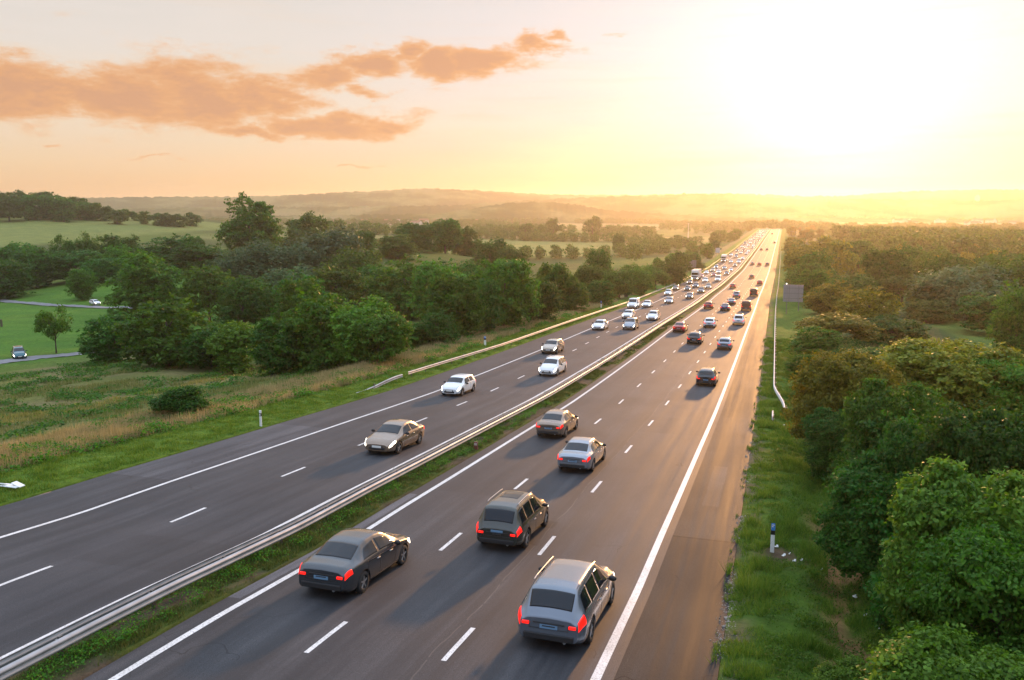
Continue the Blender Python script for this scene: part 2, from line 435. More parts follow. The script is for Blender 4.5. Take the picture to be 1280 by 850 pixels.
LEAF = {
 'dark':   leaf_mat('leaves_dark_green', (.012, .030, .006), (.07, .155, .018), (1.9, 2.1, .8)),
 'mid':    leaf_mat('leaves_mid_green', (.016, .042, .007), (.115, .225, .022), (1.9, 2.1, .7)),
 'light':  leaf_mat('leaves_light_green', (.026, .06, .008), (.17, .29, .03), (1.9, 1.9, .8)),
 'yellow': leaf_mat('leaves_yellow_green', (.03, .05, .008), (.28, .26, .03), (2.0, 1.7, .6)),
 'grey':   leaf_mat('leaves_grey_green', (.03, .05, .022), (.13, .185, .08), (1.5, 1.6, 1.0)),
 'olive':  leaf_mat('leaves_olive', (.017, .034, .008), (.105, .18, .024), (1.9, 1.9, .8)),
}
m_bark = simple_mat('bark', (.07, .055, .04), .9, var=.45, vscale=14)

def diamonds(ctr, nrm, size, roll):
    """one small folded leaf face per centre"""
    n = len(ctr)
    nrm = nrm / (np.linalg.norm(nrm, axis=1, keepdims=True) + 1e-9)
    up = np.where(np.abs(nrm[:, 2:3]) > .9, [[1., 0, 0]], [[0., 0, 1.]])
    t = np.cross(up, nrm); t /= np.linalg.norm(t, axis=1, keepdims=True) + 1e-9
    w = np.cross(nrm, t)
    a = t * np.cos(roll)[:, None] + w * np.sin(roll)[:, None]; bb = -t * np.sin(roll)[:, None] + w * np.cos(roll)[:, None]
    s = size[:, None]
    v = np.stack([ctr - a * s * .62, ctr + bb * s * .36 + nrm * s * .10, ctr + a * s * .62, ctr - bb * s * .36 + nrm * s * .10], 1)
    return v.reshape(-1, 3), np.arange(n * 4).reshape(n, 4)

def crown_mesh(name, seed, lobes, clusters, leaves, leaf, base=.16, style='round', spread=.05):
    g = np.random.default_rng(seed)
    zc = (1 + base) / 2; rz = (1 - base) / 2 ; rx = .5
    C, Rr = [], []
    k = 0
    while len(C) < lobes:
        k += 1
        zz = g.uniform(-1, .84); th_ = g.uniform(0, 2 * math.pi)
        rho = math.sqrt(1 - zz * zz) if zz > 0 else .96 * math.sqrt(1 - zz ** 4)
        if style in ('cone', 'open') : rho = math.sqrt(1 - zz * zz)
        dv = np.array([rho * math.cos(th_), rho * math.sin(th_), zz])
        rl = g.uniform(.12, .25) if style != 'bush' else g.uniform(.075, .19)
        rad = g.uniform(.45, 1.0) ** .5
        z = dv[2] * rad
        prof = 1.0
        if style in ('round', 'bush', 'willow'): prof = 1.0 - .10 * max(0, z) + .12 * max(0, -z)
        if style == 'tall': prof = (1.0 - .45 * max(0, z)) * (1 - .2 * max(0, -z))
        if style == 'cone': prof = .62 * (1 - .75 * (z * .5 + .5)) + .38
        if style == 'open': prof = 1.0 - .3 * max(0, -z); rl *= .72
        p = np.array([dv[0] * rad * (rx - rl * .75) * prof, dv[1] * rad * (rx - rl * .75) * prof, zc + z * (rz - rl * .62)])
        C.append(p); Rr.append(rl)
    C = np.array(C); Rr = np.array(Rr)
    ctr, nr, sz = [], [], []
    for c, rl in zip(C, Rr):
        m = clusters
        dv = g.normal(size=(m * 2, 3)); dv /= np.linalg.norm(dv, axis=1, keepdims=True)
        dv = dv[dv[:, 2] > g.uniform(-.75, -.1)][:m]; m = len(dv)
        rr = rl * g.uniform(.62, 1.12, (m, 1)) * np.where(g.random((m, 1)) < (.1 if style == 'bush' else .025), 1.3, 1.0)
        cc = c + dv * rr * [1, 1, .85]
        # leave out clusters buried deep in other lobes
        dist = np.linalg.norm(cc[:, None] - C[None], axis=2) / Rr[None]
        keep = (dist < .6).sum(1) <= (1 if style != 'open' else 2)
        cc, dv = cc[keep], dv[keep]; m = len(cc)
        if m == 0: continue
        off = g.normal(size=(m, leaves, 3)) * spread * [1, 1, .55]
        p = cc[:, None] + off
        if style == 'willow': p[:, :, 2] -= np.abs(g.normal(size=(m, leaves))) * .05
        n = dv[:, None] * .9 + g.normal(size=(m, leaves, 3)) * .75 + [0, 0, .55]
        ctr.append(p.reshape(-1, 3)); nr.append(n.reshape(-1, 3)); sz.append(g.uniform(.65, 1.35, m * leaves) * leaf)
    # darker inner body of bigger sprays so that the crown is not hollow
    m = int(lobes * clusters * leaves * .05)
    dv = g.normal(size=(m, 3)); dv /= np.linalg.norm(dv, axis=1, keepdims=True)
    i = g.integers(0, lobes, m)
    if style != 'open':
        ctr.append(C[i] + dv * (Rr[i] * g.uniform(0, .7, m))[:, None]); nr.append(g.normal(size=(m, 3))); sz.append(g.uniform(1.2, 2.0, m) * leaf)
    ctr = np.concatenate(ctr); nr = np.concatenate(nr); sz = np.concatenate(sz)
    v, f = diamonds(ctr, nr, sz, g.uniform(0, 6.28, len(ctr)))
    return mesh_np(name, v, quads=f), C

def trunk_mesh(name, C, seed, limbs=9, r=.022, top=.62):
    g = random.Random(seed); mb = MB()
    mb.cyl((0, 0, -.03), (0, 0, .2), r * 1.25, r, 9); mb.cyl((0, 0, .19), (.01, .01, top), r, r * .4, 8)
    idx = list(range(len(C))); g.shuffle(idx)
    for i in idx[:limbs]:
        z0 = g.uniform(.2, top * .85); c = C[i]
        mid = (c[0] * .45, c[1] * .45, z0 + (c[2] - z0) * .6)
        rr = r * (.5 - .3 * (z0 - .2))
        mb.cyl((0, 0, z0), mid, rr, rr * .65, 6); mb.cyl(mid, tuple(c), rr * .65, rr * .2, 5)
    return mb.mesh(name, smooth=True)

KIND = {}
def reg(key, lob, clu, lea, leaf, base, style, limbs=9, r=.022, spread=.05, n=1, top=.62):
    KIND[key] = []
    for i in range(n):
        me, C = crown_mesh('crown', abs(hash(key)) % 1000 * 0 + sum(map(ord, key)) * 13 + i * 101, lob, clu, lea, leaf, base, style, spread)
        KIND[key].append((me, trunk_mesh('trunk', C, 5 + i, limbs, r, top)))
reg('near_round', 52, 44, 20, .023, -.06, 'bush', 12, .02, .026, 3)
reg('near_bush', 30, 40, 18, .034, .0, 'bush', 8, .016, .045, 1)
reg('mid_round', 38, 26, 14, .036, -.11, 'round', 9, .022, .026, 4)
reg('mid_tall', 36, 26, 14, .034, -.11, 'tall', 9, .02, .026, 3)
reg('mid_willow', 40, 26, 14, .033, -.1, 'willow', 9, .02, .036, 2)
reg('mid_open', 26, 16, 11, .036, .22, 'open', 12, .017, .04, 1, top=.7)
reg('mid_cone', 26, 20, 12, .036, .06, 'cone', 6, .018, .04, 1, top=.85)
reg('far_round', 20, 15, 9, .07, -.1, 'round', 4, .022, .045, 4)
reg('far_tall', 20, 15, 9, .066, -.1, 'tall', 4, .02, .045, 2)

used_mesh = set()
def tree(name, x, y, z, h, wid, kind, leaf, label, group, cat='tree', rz=None):
    v = KIND[kind]; cme, tme = v[random.randrange(len(v))]
    root = empty(name, (x, y, z - .05), random.uniform(0, 6.28) if rz is None else rz)
    root.scale = (wid, wid, h)
    tag(root, label, cat, group)
    for nm, me, mt in (('trunk', tme, m_bark), ('crown', cme, LEAF[leaf])):
        if len(me.materials) == 0: me.materials.append(mt)
        o = bpy.data.objects.new(nm, me); COL.objects.link(o); o.parent = root
        o.material_slots[0].link = 'OBJECT'; o.material_slots[0].material = mt
    return root

OCC = []
def zc_base(px, yb):
    for zc in np.arange(14, 1500, .5):
        x, y, z = at_px(px, yb, zc)
        if z <= float(land(x - float(cshift(y)), y)): return float(zc)
    return 1500.0
def put_px(px, ytop, Zc, wpx, kind, leaf, label, group='trees of the roadside wood', name='tree', cat='tree', hmin=2.0, hmax=27):
    if isinstance(Zc, str):
        hh = float(Zc[1:])
        for Zc in np.arange(60, 8, -.25):
            x, y, zt = at_px(px, ytop, Zc)
            if zt - float(land(x - float(cshift(y)), y)) > hh: break
    if Zc < 0: Zc = zc_base(px, -Zc)
    x, y, zt = at_px(px, ytop, Zc)
    u = x - float(cshift(y)); zg = float(land(u, y)); h = zt - zg
    if not (hmin <= h <= hmax): print('TREE', px, ytop, Zc, 'h=%.1f' % h, 'u=%.0f s=%.0f' % (u, y))
    h = min(max(h, hmin), hmax)
    w = wpx * Zc / F_PX * (1.16 if kind.startswith('mid') and kind != 'mid_open' else 1.0)
    OCC.append((x, y, w / 2))
    return tree(name, x, y, zg, h, w, kind, leaf, label, group, cat)

LEFT = [  # px, top y, depth, width px, kind, leaves, label
 (140, 388, -452, 70, 'mid_round', 'dark', 'dark low rounded tree at the right end of the grey lane'),
 (207, 367, -459, 100, 'mid_round', 'mid', 'broad domed tree in front of the wood, directly beside the meadow'),
 (262, 400, -462, 62, 'mid_round', 'dark', 'small dark tree tucked against the right side of the broad domed tree'),
 (300, 396, -466, 72, 'mid_round', 'light', 'yellowish green bushy tree at the meadow edge'),
 (352, 385, -467, 74, 'mid_tall', 'dark', 'dark tree between the yellowish bushy tree and the pale shrub'),
 (402, 358, -464, 92, 'mid_round', 'mid', 'wide bright-topped tree above the pale shrub at the meadow edge'),
 (416, 421, -464, 48, 'mid_round', 'light', 'pale shrub standing by itself in front of the dark wood edge'),
 (450, 365, -458, 84, 'mid_round', 'light', 'light green rounded tree at the right end of the meadow'),
 (174, 301, 205, 92, 'mid_tall', 'mid', 'tall lobed tree behind the broad domed tree'),
 (258, 324, 190, 66, 'mid_round', 'mid', 'rounded tree with a lit crown right of the tall lobed tree'),
 (298, 352, 185, 44, 'mid_tall', 'mid', 'narrow tree right of the rounded tree with a lit crown'),
 (42, 306, 290, 58, 'mid_round', 'dark', 'rounded tree behind the parked white car, left end of the wood'),
 (92, 308, 300, 64, 'mid_round', 'dark', 'dark tree straight behind the lone field tree'),
 (128, 318, 285, 52, 'mid_tall', 'dark', 'narrow dark tree left of the tall lobed tree'),
 (2, 320, 265, 62, 'mid_round', 'dark', 'dark tree cut by the left frame edge behind the pasture'),
 (20, 298, 330, 60, 'mid_round', 'dark', 'dark rounded tree at the foot of the hill field'),
 (74, 287, 320, 34, 'mid_open', 'dark', 'small loose-crowned tree standing up against the hill field'),
 (112, 285, 330, 40, 'mid_open', 'olive', 'loose-crowned tree right of the one against the hill field'),
 (150, 290, 325, 50, 'mid_round', 'dark', 'dark rounded tree under the right part of the hill field'),
 (213, 292, 300, 70, 'mid_round', 'dark', 'wide dark tree where the hill field narrows'),
 (250, 300, 290, 60, 'mid_round', 'dark', 'dark tree left of the grey-green willow mass'),
 (309, 241, 330, 68, 'mid_round', 'olive', 'tall oak standing above the wood on the skyline'),
 (340, 290, 250, 92, 'mid_willow', 'grey', 'grey-green billowing willow at the middle of the wood'),
 (300, 305, 245, 70, 'mid_willow', 'grey', 'grey-green willow left of the billowing one'),
 (405, 274, 260, 100, 'mid_willow', 'grey', 'largest grey-green willow, high over the pale shrub'),
 (442, 300, 240, 70, 'mid_willow', 'olive', 'olive willow on the right flank of the largest one'),
 (372, 325, 215, 80, 'mid_willow', 'grey', 'low grey-green willow under the largest one'),
 (330, 340, 210, 70, 'mid_willow', 'olive', 'olive rounded willow low in the middle of the wood'),
 (385, 262, 420, 60, 'mid_round', 'olive', 'distant olive tree behind the largest willow'),
 (505, 318, 185, 84, 'mid_round', 'mid', 'mid green rounded tree in the dip right of the willows'),
 (470, 325, 215, 60, 'mid_round', 'dark', 'dark tree in the gap between willows and roadside wood'),
 (548, 322, 200, 70, 'mid_round', 'dark', 'dark crown behind the big lit roadside tree'),
 (568, 331, 112, 74, 'mid_tall', 'mid', 'big roadside tree with a sunlit ragged top'),
 (520, 400, 104, 58, 'mid_round', 'mid', 'bushy low tree at the foot of the big roadside tree'),
 (478, 384, -458, 66, 'mid_round', 'mid', 'rounded tree left of the big roadside tree'),
 (545, 385, 103, 52, 'mid_round', 'dark', 'dark bush between the meadow end and the barrier'),
 (630, 311, 125, 84, 'mid_tall', 'mid', 'tallest leafy tree of the roadside row, second along the barrier'),
 (600, 345, 118, 52, 'mid_round', 'dark', 'dark tree filling between the two big roadside trees'),
 (672, 342, 135, 54, 'mid_tall', 'dark', 'dark tree on the right flank of the tallest roadside tree'),
 (692, 318, 160, 52, 'mid_tall', 'mid', 'slim tree rising over the roadside row'),
 (712, 335, 158, 44, 'mid_tall', 'mid', 'narrow tree behind the marker post on the left'),
 (738, 323, 185, 42, 'mid_tall', 'olive', 'olive narrow tree in the middle of the roadside row'),
 (752, 345, 178, 34, 'mid_tall', 'dark', 'small dark tree beside the sign on a dark post'),
 (748, 306, 240, 40, 'mid_cone', 'dark', 'pointed dark tree above the roadside row'),
 (775, 330, 200, 42, 'mid_tall', 'olive', 'olive tree behind the sign on a dark post'),
 (800, 330, 215, 36, 'mid_tall', 'mid', 'clipped-looking tall tree near the end of the roadside row'),
 (820, 334, 240, 32, 'mid_round', 'olive', 'rounded tree left of the low grey cabin sign'),
 (838, 322, 270, 36, 'mid_round', 'olive', 'arched tree just above the low grey cabin sign'),
 (862, 322, 360, 34, 'mid_round', 'olive', 'rounded tree behind the pair of grey sign backs'),
 (523, 274, 380, 52, 'mid_round', 'dark', 'dark oak on the near skyline left of the pale field'),
 (556, 268, 400, 42, 'mid_round', 'dark', 'dark oak right of the first skyline oak'),
 (497, 290, 340, 46, 'mid_round', 'olive', 'olive tree on the left of the skyline oaks'),
 (583, 281, 420, 30, 'mid_round', 'dark', 'small round tree right of the skyline oaks'),
 (614, 295, 330, 46, 'mid_round', 'dark', 'dark tree beside the left end of the pale field'),
 (640, 305, 320, 40, 'mid_round', 'dark', 'low dark tree in front of the pale field'),
 (657, 277, 900, 26, 'far_round', 'olive', 'round tree standing behind the pale field'),
 (678, 279, 940, 18, 'far_tall', 'olive', 'narrow tree right of the round one behind the pale field'),
 (692, 271, 980, 22, 'far_tall', 'olive', 'tall dim tree on the far edge of the pale field'),
 (741, 264, 1000, 26, 'far_tall', 'olive', 'tall rounded tree topping the far hedgerow'),
 (774, 289, 620, 17, 'far_round', 'dark', 'small round tree alone on the right end of the pale field'),
]
for t in LEFT: put_px(*t, group='trees left of the motorway')
# lone field tree, roadside bush
put_px(65, 376, -442, 46, 'mid_open', 'mid', 'lone slender tree with open crown in the pasture beside the lane', group='trees left of the motorway', hmin=5)
put_px(224, 484, -524, 64, 'near_bush', 'dark', 'round dark green bush on the crest of the tall dry grass', name='bush', cat='bush', group='bushes by the motorway', hmin=2.2, hmax=3.2)

RIGHT = [
 (1062, 424, 'h6.5', 130, 'near_round', 'yellow', 'yellow-green leafy tree at the top of the bare earth bank'),
 (1190, 412, 50, 200, 'near_round', 'yellow', 'large yellow-topped tree in the middle of the right thicket'),
 (1130, 452, 'h6', 140, 'near_round', 'mid', 'green tree between the two yellow-topped trees'),
 (1268, 425, 48, 150, 'near_round', 'light', 'green tree cut by the right frame edge in the thicket'),
 (1240, 552, 'h5.2', 230, 'near_round', 'light', 'wide green tree with pale leaf tips low on the right'),
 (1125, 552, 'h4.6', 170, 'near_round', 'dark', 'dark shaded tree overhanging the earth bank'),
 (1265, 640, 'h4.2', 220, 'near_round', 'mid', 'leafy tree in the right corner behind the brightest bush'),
 (1215, 772, 'h3.4', 250, 'near_round', 'light', 'bright yellow-tipped bush in the bottom right corner'),
 (1075, 818, 'h1.7', 110, 'near_round', 'light', 'small bright bush rising from the bottom edge beside the ditch'),
 (1020, 470, 68, 64, 'near_round', 'mid', 'small green tree leaning to the verge beyond the bare bank'),
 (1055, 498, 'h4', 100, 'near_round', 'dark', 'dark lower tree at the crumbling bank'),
 (1080, 470, 62, 80, 'near_round', 'olive', 'olive tree behind the first yellow-green tree'),
 (1048, 388, 100, 84, 'mid_round', 'yellow', 'bright tree right of the big sign back'),
 (1020, 405, 92, 60, 'mid_round', 'mid', 'green bushy tree just below the big sign back'),
 (1088, 356, 118, 70, 'mid_round', 'yellow', 'yellow-green tall tree up and right of the sign back'),
 (1040, 350, 150, 56, 'mid_round', 'yellow', 'yellowish tree behind the big sign back'),
 (1118, 392, 105, 70, 'mid_round', 'olive', 'olive tree left of the small green field'),
 (1066, 338, 175, 56, 'mid_round', 'olive', 'olive tree at the back of the sign-side group'),
 (1018, 330, 215, 46, 'mid_round', 'yellow', 'golden tree nearest the road end behind the sign'),
 (1180, 345, 170, 80, 'mid_round', 'olive', 'olive dome at the back of the small green field'),
 (1213, 322, 165, 100, 'mid_willow', 'grey', 'large grey-green dome at the right, behind the field'),
 (1262, 310, 170, 90, 'mid_willow', 'olive', 'large olive dome at the right frame edge'),
 (1160, 372, 160, 54, 'mid_round', 'olive', 'low olive tree at the left corner of the small green field'),
 (1242, 360, 140, 80, 'mid_round', 'dark', 'dark tree on the right of the small green field'),
 (1278, 350, 110, 60, 'mid_round', 'mid', 'green tree half outside the right frame edge'),
 (1130, 340, 200, 60, 'mid_round', 'olive', 'rounded tree in the second rank on the right'),
 (1165, 312, 240, 50, 'mid_round', 'olive', 'tree in the third rank on the right, above the small field'),
 (1100, 318, 250, 46, 'mid_round', 'yellow', 'golden crown in the third rank on the right'),
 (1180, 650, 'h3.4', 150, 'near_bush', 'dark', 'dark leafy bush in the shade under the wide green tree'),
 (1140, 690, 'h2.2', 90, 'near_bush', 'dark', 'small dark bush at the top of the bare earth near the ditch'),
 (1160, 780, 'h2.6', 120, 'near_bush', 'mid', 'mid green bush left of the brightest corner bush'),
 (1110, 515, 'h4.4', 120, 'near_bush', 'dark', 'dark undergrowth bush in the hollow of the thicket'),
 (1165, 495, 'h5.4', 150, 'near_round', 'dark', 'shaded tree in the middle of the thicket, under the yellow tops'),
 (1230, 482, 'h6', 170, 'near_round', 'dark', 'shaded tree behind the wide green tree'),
 (1032, 535, 54, 50, 'near_bush', 'dark', 'dark bush beside the upper bare patch of the bank'),
 (1005, 440, 80, 40, 'near_bush', 'mid', 'small bush on the verge edge below the big sign back'),
 (1100, 430, 72, 90, 'near_round', 'olive', 'olive tree crown rising behind the first thicket tree'),
 (1150, 428, 62, 100, 'near_round', 'yellow', 'golden-tipped crown between thicket and small green field'),
]
for t in RIGHT: put_px(*t, group='trees right of the motorway', hmin=1.6)

# ---- further woods: every tree its own object
ORD = ['first', 'second', 'third', 'fourth', 'fifth', 'sixth', 'seventh', 'eighth', 'ninth', 'tenth', 'eleventh', 'twelfth', 'thirteenth', 'fourteenth', 'fifteenth', 'sixteenth', 'seventeenth', 'eighteenth', 'nineteenth', 'twentieth']
def ordinal(i):
    if i < 20: return ORD[i]
    tens = {2: 'twenty', 3: 'thirty', 4: 'forty', 5: 'fifty', 6: 'sixty', 7: 'seventy'}[(i + 1) // 10]
    r = (i + 1) % 10
    if r == 0: return tens[:-1] + 'ieth'
    return tens + '-' + ORD[r - 1]
def in_field(u, s, m=6):
    return any(a - m < u < b_ + m and c_ - m < s < d_ + m for a, b_, c_, d_, _ in FIELDS)
LIM_X = [-40, 0, 215, 260, 300, 450, 520, 640, 650, 815, 830, 905, 940, 965, 980, 1040, 1120, 1200, 1280, 1330]
LIM_Y = [298, 298, 296, 282, 276, 278, 292, 296, 325, 325, 300, 282, 280, 282, 276, 271, 274, 274, 274, 274]
def scatter(u0, u1, s0, s1, n, hr, dmin, kinds, leaves, labelf, group, limit=True, px_ok=(-60, 1340), wr=(.75, 1.15)):
    cand = []
    tries = 0
    while len(cand) < n and tries < n * 60:
        tries += 1
        u = random.uniform(u0, u1); s = s0 + (s1 - s0) * random.random() ** 1.0
        if in_field(u, s): continue
        x = u + float(cshift(s)); z = float(land(u, s))
        if any((x - ox) ** 2 + (s - oy) ** 2 < (dmin * .5 + orr * .7) ** 2 for ox, oy, orr in OCC): continue
        h = random.uniform(*hr)
        px, py, zc = to_px(x, s, z + h)
        if not (px_ok[0] < px < px_ok[1]): continue
        bx, by, _ = to_px(x, s, z)
        if bx < 190 and by > 384 and s < 330: continue
        if limit:
            lim = np.interp(px, LIM_X, LIM_Y) + random.uniform(0, 13)
            if py < lim:
                zt = at_px(px, lim, zc)[2]; h = zt - z
                if h < hr[0] * .55: continue
        w = h * random.uniform(*wr)
        OCC.append((x, s, w / 2)); cand.append((s, x, u, z, h, w))
    cand.sort()
    for i, (s, x, u, z, h, w) in enumerate(cand):
        tree('tree', x, s, z, h, w, random.choice(kinds(s)), random.choice(leaves), labelf(i, h), group)
    return len(cand)
lod = lambda s: ['mid_round', 'mid_tall', 'mid_round'] if s < 330 else ['far_round', 'far_tall', 'far_round']
nb = 0
nb += scatter(-47, -37, 205, 560, 22, (6, 10), 7, lod, ['mid', 'olive', 'dark'], lambda i, h: ordinal(i) + ' tree from the near end of the belt along the left barrier', 'roadside belt left of the motorway')
nb += scatter(-62, -38, 560, 1320, 14, (8, 13), 12, lod, ['olive', 'mid'], lambda i, h: 'hazy golden tree of the far left belt where the road fades', 'hazy far belt left of the motorway')
nb += scatter(-300, -50, 110, 430, 32, (9, 14), 11, lod, ['dark', 'mid', 'dark', 'olive'], lambda i, h: 'dark crown deep in the wood behind the roadside row', 'inner crowns of the left wood')
nb += scatter(-420, -62, 430, 900, 24, (8, 13), 15, lod, ['dark', 'olive', 'mid'], lambda i, h: 'dim tree in the scattered woods among the pale fields', 'scattered trees among the far left fields')
nb += scatter(5, 14, 190, 620, 24, (8, 13), 9, lod, ['yellow', 'olive', 'mid'], lambda i, h: ordinal(i) + ' tree from the near end of the golden row along the right verge', 'golden row along the right verge')
nb += scatter(8, 40, 620, 1350, 10, (9, 14), 12, lod, ['olive', 'yellow'], lambda i, h: 'sun-bleached tree at the right of the vanishing road', 'hazy trees right of the vanishing road')
nb += scatter(14, 150, 175, 480, 40, (10, 16), 12, lod, ['olive', 'dark', 'yellow', 'olive'], lambda i, h: 'backlit crown in the hazy wood right of the motorway', 'hazy wood right of the motorway')
# wooded brow above the hill field
for i in range(20):
    t = i / 19.
    px = -14 + 250 * t + random.uniform(-5, 5); yt = np.interp(px, [-20, 0, 40, 70, 100, 130, 160, 200, 240], [234, 233, 231, 238, 247, 254, 259, 262, 262]) + random.uniform(-1, 5)
    Zc = random.uniform(660, 720) + 60 * t
    x, y, zt = at_px(px, yt, Zc); zg = float(land(x - float(cshift(y)), y)); h = float(np.clip(zt - zg, 7, 22))
    tree('tree', x, y, zg, h, h * random.uniform(1.0, 1.5), random.choice(['far_round', 'far_round', 'far_tall']), random.choice(['dark', 'dark', 'olive']), ordinal(i) + ' tree from the left, dark wood on top of the hill field', 'wood on the hill field')
print('scattered', nb)

# ---- beyond: woods that read as one mass
def wood(name, label, places, leafm):
    vs, fs, o_ = [], [], 0
    for (x, y, z, h, w) in places:
        me = random.choice(KIND['far_round'] + KIND['far_tall'])[0]
        co = WCACHE.setdefault(me.name, None)
        if co is None:
            a = np.empty(len(me.vertices) * 3, np.float32); me.vertices.foreach_get('co', a); a = a.reshape(-1, 4, 3)
            WCACHE[me.name] = co = a
        sel = co[rng.permutation(len(co))[:420]]
        c = sel.mean(1, keepdims=True); sel = c + (sel - c) * 1.55
        a = random.uniform(0, 6.28); ca, sa = math.cos(a), math.sin(a)
        p = sel.reshape(-1, 3)
        p = np.stack([x + (p[:, 0] * ca - p[:, 1] * sa) * w, y + (p[:, 0] * sa + p[:, 1] * ca) * w, z + p[:, 2] * h], -1)
        vs.append(p); fs.append(np.arange(len(p)).reshape(-1, 4) + o_); o_ += len(p)
    ob = link(name, mesh_np(name, np.concatenate(vs), quads=np.concatenate(fs)), leafm)
    tag(ob, label, None, None, 'stuff')
WCACHE = {}
def rows(dr, n_rows, hr, pxr):
    out = []
    for k in range(n_rows):
        D = random.uniform(*dr); px = random.uniform(*pxr); ln = random.uniform(40, 220); tl = random.uniform(-.25, .25)
        n = int(ln / 9 * random.uniform(.6, 1.0)) + 1
        X0 = (px - 640) / F_PX * D
        thick = random.choice([1, 1, 2, 3])
        for r_ in range(thick):
            for j in range(n):
                Xc = X0 + (j / max(n - 1, 1) - .5) * ln; Dc = D + (Xc - X0) * tl + r_ * 10 + random.uniform(-3, 3)
                x = Xc * math.cos(YAW) - Dc * math.sin(YAW); y = Xc * math.sin(YAW) + Dc * math.cos(YAW)
                u = x - float(cshift(y))
                if (-75 < u < 50 and y < 1250) or in_field(u, y, 0): continue
                if -1150 < u < -440 and y < 1000: continue
                h = random.uniform(*hr)
                out.append((x, y, float(land(u, y)), h, h * random.uniform(.8, 1.25)))
    return out
wood('misty_woodland', 'misty woods below the sun right of the motorway', rows((430, 950), 34, (10, 18), (985, 1340)), LEAF['olive'])
wood('hedgerow_woodland', 'small woods and hedgerows between the pale fields on the left', rows((520, 950), 26, (7, 11), (330, 900)), LEAF['olive'])
wood('woodland', 'hedgerow trees and small woods fading into the valley haze', rows((850, 1700), 70, (8, 15), (60, 1300)), LEAF['olive'])
wood('far_woodland', 'faint woods on the far valley floor', rows((1500, 2700), 80, (10, 16), (60, 1320)), LEAF['olive'])
wood('road_end_woodland', 'trees closing the view where the road drops away', [(x, y, float(land(x, y)), random.uniform(11, 17), random.uniform(9, 15)) for x, y in [(random.uniform(-120, 90), random.uniform(1340, 1600)) for _ in range(130)] if not (-28 < x - float(cshift(y)) < 4 and y < 1420)], LEAF['olive'])

# ---------------------------------------------------------------- distant hills
def hills(name, D, kx, ky, depth, seed, rough, zb=-20):
    px = np.arange(-60, 1341, 2.0)
    y = np.interp(px, kx, ky)
    k_ = np.exp(-.5 * (np.arange(-15, 16) / 6.) ** 2); k_ /= k_.sum()
    y = np.convolve(np.pad(y, 15, mode='edge'), k_, mode='valid')
    top = CAM_Z + D * (262 - y) / F_PX
    prof = [(-1.0, 0), (-.75, .18), (-.5, .45), (-.3, .7), (-.15, .88), (0, 1), (.15, .97), (.4, .7), (.7, .3), (1, 0)]
    vs = []
    for a, hh in prof:
        X = (px - 640) / F_PX * D * (1 + a * depth / D); Dd = D + a * depth + 60 * np.sin(px / 60. + seed)
        hgt = zb + (top - zb) * hh
        bump = (fbm(px / 5., np.full_like(px, a * 40.), seed, 3) - .35) * rough * (.4 + .6 * hh) + (vnoise(px / 2., np.full_like(px, a * 90), seed + 3) - .4) * rough * .5
        vs.append(np.stack([X * math.cos(YAW) - Dd * math.sin(YAW), X * math.sin(YAW) + Dd * math.cos(YAW), hgt + np.where(hh > .05, bump, 0)], -1))
    n = len(px); v = np.concatenate(vs); i = np.arange(n * len(prof)).reshape(len(prof), n)
    q = np.stack([i[:-1, :-1], i[:-1, 1:], i[1:, 1:], i[1:, :-1]], -1).reshape(-1, 4)
    tag(link(name, mesh_np(name, v, quads=q, smooth=True), m_hill), kind='structure')
m_hill, nt, b = new_mat('hill_fields_and_woods')
P = geo_pos(nt)
c = ramp(nt, noise(nt, mapping(nt, P, (.004, .004, .01)), 1.0, 5, .6), [(.40, (.025, .04, .014)), (.48, (.05, .065, .02)), (.55, (.12, .13, .05)), (.65, (.16, .14, .07))])
nt.links.new(c, b.inputs['Base Color']); b.inputs['Roughness'].default_value = 1; b.inputs['Specular IOR Level'].default_value = 0
hills('hills', 3700, [-60, 100, 200, 340, 430, 480, 530, 600, 690, 800, 900, 1000, 1050, 1130, 1280, 1340], [251, 249, 247, 246, 242, 240, 237, 239, 244, 245, 243, 246, 246, 240, 238, 238], 600, 3, 9)
hills('hills', 2900, [-60, 560, 640, 720, 800, 860, 920, 960, 1010, 1060, 1130, 1200, 1280, 1340], [262, 258, 252, 248, 246, 243, 245, 249, 252, 249, 250, 252, 250, 250], 450, 8, 9)
hills('hills', 2250, [-60, 540, 590, 620, 650, 690, 730, 760, 900, 1340], [275, 268, 262, 256, 254, 253, 257, 264, 272, 276], 200, 15, 7)
# ---------------------------------------------------------------- grasses (nobody could count the blades)
def blade_mat(name, a, b_, tips):
    m = bpy.data.materials.new(name); m.use_nodes = True
    nt = m.node_tree; b = nt.nodes['Principled BSDF']; o_ = nt.nodes['Material Output']
    geo = nt.nodes.new('ShaderNodeNewGeometry')
    nn = noise(nt, geo.outputs['Position'], .45, 4, .6)
    k = math_node(nt, 'ADD', math_node(nt, 'MULTIPLY', geo.outputs['Random Per Island'], .5), math_node(nt, 'MULTIPLY', nn, .7))
    c = ramp(nt, k, [(.2, a), (.6, b_), (.95, tips)])
    nt.links.new(c, b.inputs['Base Color']); b.inputs['Roughness'].default_value = .7; b.inputs['Specular IOR Level'].default_value = .2
    tr = nt.nodes.new('ShaderNodeBsdfTranslucent'); nt.links.new(mixc(nt, 1.0, c, (1.5, 1.5, .9), 'MULTIPLY'), tr.inputs['Color'])
    mx = nt.nodes.new('ShaderNodeMixShader'); mx.inputs[0].default_value = .3
    nt.links.new(b.outputs[0], mx.inputs[1]); nt.links.new(tr.outputs[0], mx.inputs[2]); nt.links.new(mx.outputs[0], o_.inputs['Surface'])
    return m
m_gr = blade_mat('verge_grass', (.035, .08, .010), (.09, .18, .018), (.19, .24, .035))
